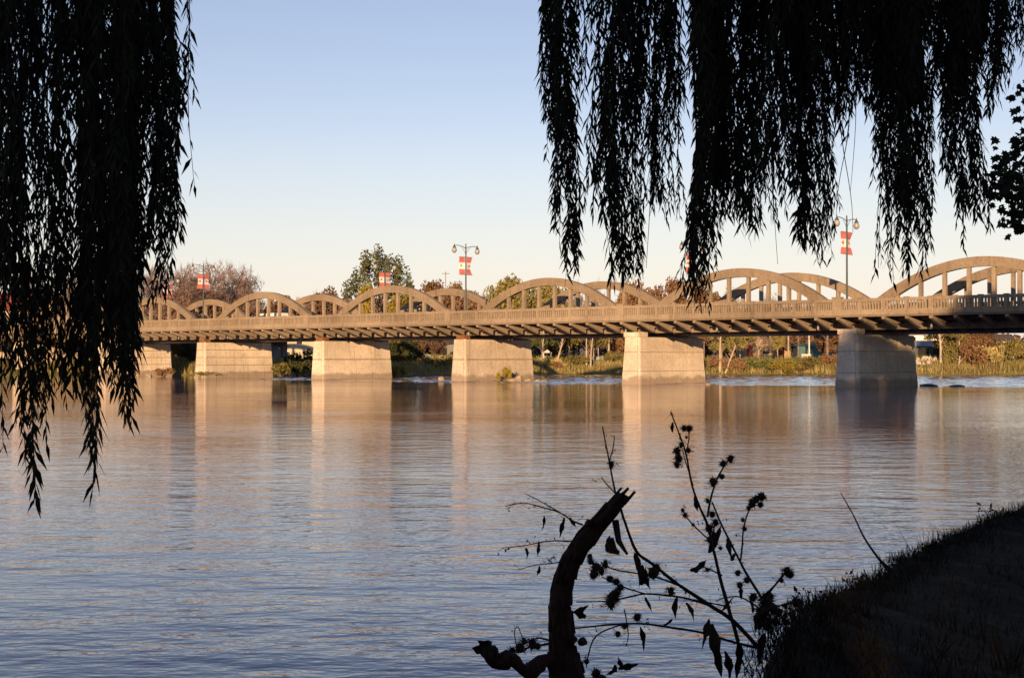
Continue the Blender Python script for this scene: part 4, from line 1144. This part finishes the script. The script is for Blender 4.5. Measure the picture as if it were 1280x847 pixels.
for i in range(150):                                             # loose bark plates
    k = rr3.randrange(2, len(pth) - 1); d = (pth[k] - pth[k - 1]).normalized(); o1 = d.orthogonal().normalized(); o2 = d.cross(o1); a = rr3.uniform(0, 6.28)
    n_ = o1 * math.cos(a) + o2 * math.sin(a); t_ = d.cross(n_); c = pth[k] - so + n_ * rad[k] * rr3.uniform(.90, 1.02) + d * rr3.uniform(-.02, .02)
    l, w = rr3.uniform(.012, .045), rr3.uniform(.004, .011); lift = n_ * rr3.uniform(0, .008)
    b.hexa([c - d * l - t_ * w - n_ * .004, c - d * l + t_ * w - n_ * .004, c + d * l + t_ * w * .5 - n_ * .004, c + d * l - t_ * w * .6 - n_ * .004, c - d * l - t_ * w + lift, c - d * l + t_ * w + lift, c + d * l + t_ * w * .5 + n_ * .003, c + d * l - t_ * w * .6 + n_ * .003])
# jagged break at the top
e = pth[-1] - so; d = (pth[-1] - pth[-2]).normalized()
for i in range(9):
    a = rr3.uniform(0, 6.28); o_ = (d.orthogonal() * math.cos(a) + d.cross(d.orthogonal()) * math.sin(a)).normalized() * rad[-1] * .5
    b.tube([e + o_ - d * .03, e + o_ * .9 + d * rr3.uniform(.002, .009)], [rad[-1] * .4, rad[-1] * .12], 5)
b.build('trunk', M_DEAD, st, True)
# knots
for px, py, r in [(738, 655, 6), (712, 800, 8), (690, 760, 5), (728, 803, 6)]:
    b = MB(); p = at(px, py, YS - .03) - so; b.tube([p + Vector((0, .03, 0)), p + Vector((rr3.uniform(-.015, .015), -.015, .008))], [r / F * YS, r / F * YS * .5], 7, lump=.2, rng=rr3); b.build('knot', M_DEAD, st)
# peeled bark strip and side root
b = MB(); b.tube([p - so for p in [at(769, 650, YS), at(773, 675, YS - .03), at(784, 692, YS - .05)]], [.012, .010, .004], 5); b.build('bark_strip', M_DEAD, st)
b = MB(); b.tube([p - so for p in [at(762, 672, YS), at(766, 688, YS), at(774, 690, YS)]], [.013, .016, .006], 5); b.build('bark_strip', M_DEAD, st)
root = smooth_path([at(704, 842, YS), at(684, 822, YS - .05), at(660, 838, YS - .1), at(640, 822, YS - .1), at(618, 828, YS - .12), at(612, 806, YS - .12)], 4)
b = MB(); b.tube([p - so for p in root], [(11 - 3.5 * i / len(root) + 3 * math.sin(i * 1.1)) / F * YS for i in range(len(root))], 9, lump=.18, rng=rr3); b.build('side_root', M_DEAD, st, True)

def weed_leaf(base, tip, w, parent, o, rr, mat=M_WEED, curl=.25):
    """one dried leaf: wavy edged, folded along its midrib, curled and twisted"""
    a = Vector(base); t = Vector(tip); d = t - a; L = d.length; d.normalize()
    sd = d.cross(Vector((rr.uniform(-.5, .5), -1, rr.uniform(-.5, .5)))).normalized(); nn = sd.cross(d)
    tw = rr.uniform(-1.3, 1.3); cv = rr.uniform(-.28, .28); wob = rr.uniform(0, 6)
    b = MB(); n = 10
    for i in range(n + 1):
        f = i / n; ww = (math.sin(math.pi * min(1, f * .94 + .05)) ** .85) * (1.25 - .75 * f) * w * (1 + .22 * math.sin(f * 11 + wob)) + .0006
        c = a + d * L * f + nn * curl * L * math.sin(f * 3) * .4 + sd * cv * L * (f * f - f * .6)
        s2 = sd * math.cos(tw * f) + nn * math.sin(tw * f); n2 = nn * math.cos(tw * f) - sd * math.sin(tw * f)
        for s in (-1, 0, 1):
            b.v.append(tuple(c + s2 * s * ww * rr.uniform(.75, 1.12) * (1 if s > 0 else .85) + n2 * (abs(s) * ww * .45) - o))
    for i in range(n):
        for j in range(2):
            k = i * 3 + j; b.f.append((k, k + 1, k + 4, k + 3)); b.mi.append(0)
    b.build('leaf', mat, parent, True)
def burr(p, r, parent, o, rr):
    """round bristly seed head"""
    b = MB(); p = Vector(p) - o
    r *= rr.uniform(.8, 1.25); g = rr.uniform(.75, 1.1)
    b.lathe([(0, -r), (r * .5 * g, -r * .8), (r * .9 * g, -.15 * r), (r * .8 * g, r * .4), (r * .45 * g, r * .8), (0, r * .8)], 8, p)
    k0 = len(b.v); b.v = [tuple(Vector(q) + Vector((rr.uniform(-.14, .14), rr.uniform(-.14, .14), rr.uniform(-.14, .14))) * r) for q in b.v]
    for i in range(70):
        v = Vector((rr.gauss(0, 1), rr.gauss(0, 1), rr.gauss(0, 1))).normalized(); s = v.orthogonal().normalized() * r * .09
        b.add([p + v * r * .8 - s, p + v * r * .8 + s, p + v * r * rr.uniform(1.15, 2.0)], [(0, 1, 2)])
    b.build('seed_head', M_WEED, parent)
weed_leaf(at(612, 808, YS - .12), at(590, 806, YS - .12), 13 / F * YS, st, so, rr3)
weed_leaf(at(614, 800, YS - .12), at(603, 818, YS - .14), 10 / F * YS, st, so, rr3)

# ------------------------------------------------------------------ seed-headed weeds
YW = 6.8
def weed(name, label, rootpx, stems, burrs, leaves, Y=YW, seed=1, thick=1.0):
    o = at(*rootpx, Y); t = thing(name, label, 'weed', o, 0, 'dry seed headed weeds at the bank edge'); rr = random.Random(seed)
    for pts, w0, w1 in stems:
        n = len(pts); dz = rr.uniform(-.25, .25)
        P = smooth_path([at(x, y, Y + dz * i / max(1, n - 1)) - o for i, (x, y) in enumerate(pts)], 4); m = len(P)
        b = MB(); 
        tot = sum((q2 - q1).length for q1, q2 in zip(P, P[1:]))
        for _ in range(int(tot / .035)):
            p0 = pathpt(P, rr.uniform(.12, 1)); v = Vector((rr.uniform(-1, 1), rr.uniform(-.6, .6), rr.uniform(-1, .8))).normalized() * rr.uniform(.008, .05)
            b.tube([p0, p0 + v * .6 + Vector((0, 0, .003)), p0 + v], [.0011, .0009, .0005], 3, cap=False)
            if rr.random() < .45:
                for _ in range(rr.choice([1, 2, 3])):
                    u_ = Vector((rr.uniform(-1, 1), rr.uniform(-1, 1), rr.uniform(-1.3, .6))).normalized() * rr.uniform(.008, .022); w_ = u_.orthogonal().normalized() * rr.uniform(.002, .005)
                    b.add([p0 + v, p0 + v + u_ * .5 + w_, p0 + v + u_, p0 + v + u_ * .5 - w_], [(0, 1, 2, 3)])
        b.tube(P, [thick * (w0 + (w1 - w0) * i / (m - 1)) / 2 / F * Y for i in range(m)], 6, lump=.12, rng=rr); b.build('stem', M_WEED, t)
    for x, y, r in burrs:
        Yb = Y + rr.uniform(-.12, .12); burr(at(x, y, Yb), r * .8 / F * Yb, t, o, rr)
    for x0, y0, x1, y1, w in leaves:
        Yb = Y + rr.uniform(-.12, .12); weed_leaf(at(x0, y0, Yb), at(x1, y1, Yb + rr.uniform(-.05, .05)), w * .62 / F * Yb, t, o, rr)
    return t
weed('burdock', 'fallen dry weed with stems reaching left from the bank to the broken limb', (956, 772),
     [([(950, 811), (916, 775), (888, 756), (847, 729), (814, 703), (795, 688), (781, 652), (776, 636)], 6, 3),
      ([(776, 637), (769, 615), (761, 574), (753, 533)], 3, 1.4), ([(768, 615), (757, 603), (752, 596)], 1.6, 1), ([(761, 578), (766, 560), (768, 545)], 1.6, 1),
      ([(946, 808), (916, 801), (876, 789), (839, 783), (802, 778), (765, 779), (736, 782), (715, 784)], 3.8, 2),
      ([(888, 756), (863, 748), (843, 744), (806, 741), (781, 746), (757, 750), (720, 751)], 3.2, 1.6),
      ([(847, 730), (822, 721), (793, 715), (773, 712), (757, 707)], 2.8, 1.6), ([(806, 741), (777, 732), (763, 725), (752, 720)], 2.2, 1.4),
      ([(728, 655), (715, 650), (700, 640), (680, 634), (655, 628), (632, 632)], 2.6, 1), ([(700, 640), (676, 626), (656, 616)], 1.6, .8),
      ([(722, 676), (700, 675), (680, 676), (655, 681), (628, 684)], 2.2, .9), ([(707, 700), (690, 703), (670, 705), (648, 711)], 1.8, .9), ([(690, 703), (683, 696)], 1.3, .8),
      ([(780, 778), (745, 793), (734, 822), (733, 832)], 2.2, 1.4), ([(780, 760), (785, 790), (782, 806)], 1.6, 1.2),
      ([(690, 800), (670, 796), (655, 812), (648, 800)], 3, 1.2), ([(700, 800), (670, 806), (650, 810)], 4, 2), ([(648, 815), (643, 790), (648, 782), (655, 805)], 1.4, .8)],
     [(764, 580, 5), (745, 708, 8), (738, 700, 6), (752, 712, 8), (757, 704, 6), (742, 716, 7), (762, 722, 6), (770, 726, 5), (766, 745, 9), (763, 752, 8), (770, 740, 6),
      (816, 715, 8), (820, 708, 6), (780, 781, 6), (772, 791, 6), (838, 738, 6), (733, 825, 5), (745, 840, 7), (752, 846, 6), (665, 803, 9), (672, 806, 6), (650, 808, 10), (640, 812, 8), (655, 800, 6), (796, 770, 6), (737, 694, 4), (775, 733, 5)],
     [(722, 620, 0, 0, 0)][:0] + [(680, 644, 677, 664, 4), (706, 646, 701, 672, 5), (712, 646, 719, 660, 6), (674, 677, 672, 694, 4), (657, 684, 660, 698, 4), (674, 706, 672, 718, 4), (700, 706, 693, 722, 3),
      (793, 690, 797, 735, 9), (800, 730, 806, 705, 10), (802, 705, 810, 735, 9), (760, 690, 762, 668, 8), (846, 745, 843, 772, 7), (840, 772, 826, 780, 5), (857, 752, 868, 776, 6), (800, 782, 804, 812, 6),
      (732, 770, 716, 764, 8), (716, 764, 736, 756, 7), (770, 830, 757, 842, 9), (772, 834, 797, 826, 8), (776, 832, 772, 818, 6), (806, 745, 816, 763, 4), (889, 778, 898, 845, 14), (886, 772, 880, 812, 9), (905, 812, 912, 850, 9), (922, 800, 918, 846, 10)], seed=3)
weed('burdock', 'upright dry weed with forked stems of round seed heads beside the dark bank', (957, 768),
     [([(922, 800), (912, 766), (900, 723), (894, 697), (884, 656), (875, 635), (865, 607), (857, 566), (847, 537), (838, 514)], 5, 1.5),
      ([(962, 772), (951, 746), (933, 717), (916, 684), (900, 652), (890, 627)], 4, 2), ([(884, 645), (888, 623), (896, 598), (908, 577)], 3, 1.8),
      ([(925, 700), (927, 684), (929, 660), (935, 639), (945, 625)], 2.4, 1.6), ([(888, 676), (863, 652), (853, 637)], 2, 1.2), ([(950, 752), (974, 723), (983, 711)], 3, 2),
      ([(958, 764), (976, 755), (994, 752)], 2.4, 2), ([(857, 566), (861, 548), (860, 534)], 1.6, 1.2), ([(902, 718), (880, 708), (868, 710)], 2, 1.2), ([(950, 760), (925, 745), (905, 746), (894, 750)], 2.4, 1.2),
      ([(866, 606), (856, 574), (853, 560)], 1.6, 1), ([(952, 745), (970, 728), (978, 716)], 2.2, 1.6), ([(912, 757), (885, 752), (855, 746)], 2.2, 1.2), ([(897, 706), (890, 680), (893, 655)], 2, 1.4)],
     [(855, 535, 5), (861, 535, 5), (846, 563, 6), (848, 572, 7), (851, 556, 5), (846, 580, 5), (860, 562, 5), (858, 546, 3), (913, 573, 6), (904, 579, 5), (902, 595, 4), (891, 602, 6), (884, 625, 4), (890, 642, 5),
      (945, 623, 6), (952, 620, 6), (940, 628, 6), (950, 630, 5), (935, 634, 4), (928, 649, 4), (930, 660, 4), (853, 637, 4), (856, 643, 4), (866, 655, 2.5), (886, 660, 7), (892, 668, 7), (894, 652, 7), (887, 674, 6), (893, 678, 6), (900, 684, 4),
      (922, 715, 6), (933, 724, 5), (924, 730, 5), (941, 745, 6), (983, 713, 7), (987, 717, 5), (976, 724, 4), (993, 751, 7), (981, 756, 4), (957, 752, 10), (966, 760, 9), (952, 765, 10), (960, 745, 8), (972, 764, 7), (884, 711, 4), (958, 778, 12), (948, 780, 9), (968, 775, 8)],
     [(841, 527, 840, 540, 4), (872, 638, 868, 618, 5), (867, 714, 882, 698, 8), (862, 712, 880, 700, 7), (908, 672, 912, 700, 6), (913, 700, 918, 690, 5), (885, 690, 900, 655, 9), (925, 732, 926, 748, 5), (902, 762, 917, 745, 4), (948, 760, 944, 790, 8), (940, 765, 935, 745, 5), (955, 790, 950, 822, 9)], seed=5)
# leaning bare stick
b = MB(); sb = at(1112, 716, 10.6)
b.tube([p - sb for p in smooth_path([at(1112, 716, 10.6), at(1098, 698, 10.6), at(1080, 672, 10.5), at(1066, 643, 10.4), at(1050, 615, 10.3)], 4)], [.012 - .0095 * i / 16 for i in range(17)], 6)
b.tube([p - sb for p in [at(1116, 714, 10.6), at(1105, 704, 10.5), at(1098, 697, 10.5)]], [.012, .009, .004], 5)
o = b.build('stick', M_WEED); o.location = sb; tag(o, 'thin bare stick leaning out over the water from the dark bank', 'stick')
# small leafy sprigs along the crest of the near bank
rr4 = random.Random(9)
for i, (px, py, Y, s) in enumerate([(1170, 690, 12.0, 1.0), (1072, 728, 9.6, .8), (1238, 640, 14.6, 1.0), (1015, 752, 8.2, .9)]):
    o = at(px, py + 8, Y); t = thing('weed_sprig', ['leafy sprig on the bank crest right of the leaning stick', 'leafy sprig on the bank crest left of the leaning stick', 'twiggy sprig where the bank crest nears the right edge', 'leafy sprig on the bank crest nearest the seed headed weeds'][i], 'weed', o, 0, 'sprigs along the bank crest')
    b = MB()
    for k in range(7):
        e = Vector((rr4.uniform(-.12, .12), rr4.uniform(-.1, .1), rr4.uniform(.05, .17))) * s; b.tube([Vector((0, 0, -.05)), e], [.004, .002], 4, cap=False)
    b.build('stem', M_WEED, t)
    for k in range(14):
        c = o + Vector((rr4.uniform(-.12, .12), rr4.uniform(-.1, .1), rr4.uniform(.0, .15))) * s
        weed_leaf(c, c + Vector((rr4.uniform(-.05, .05), rr4.uniform(-.03, .03), rr4.uniform(-.02, .05))) * s, .012 * s, t, o, rr4)
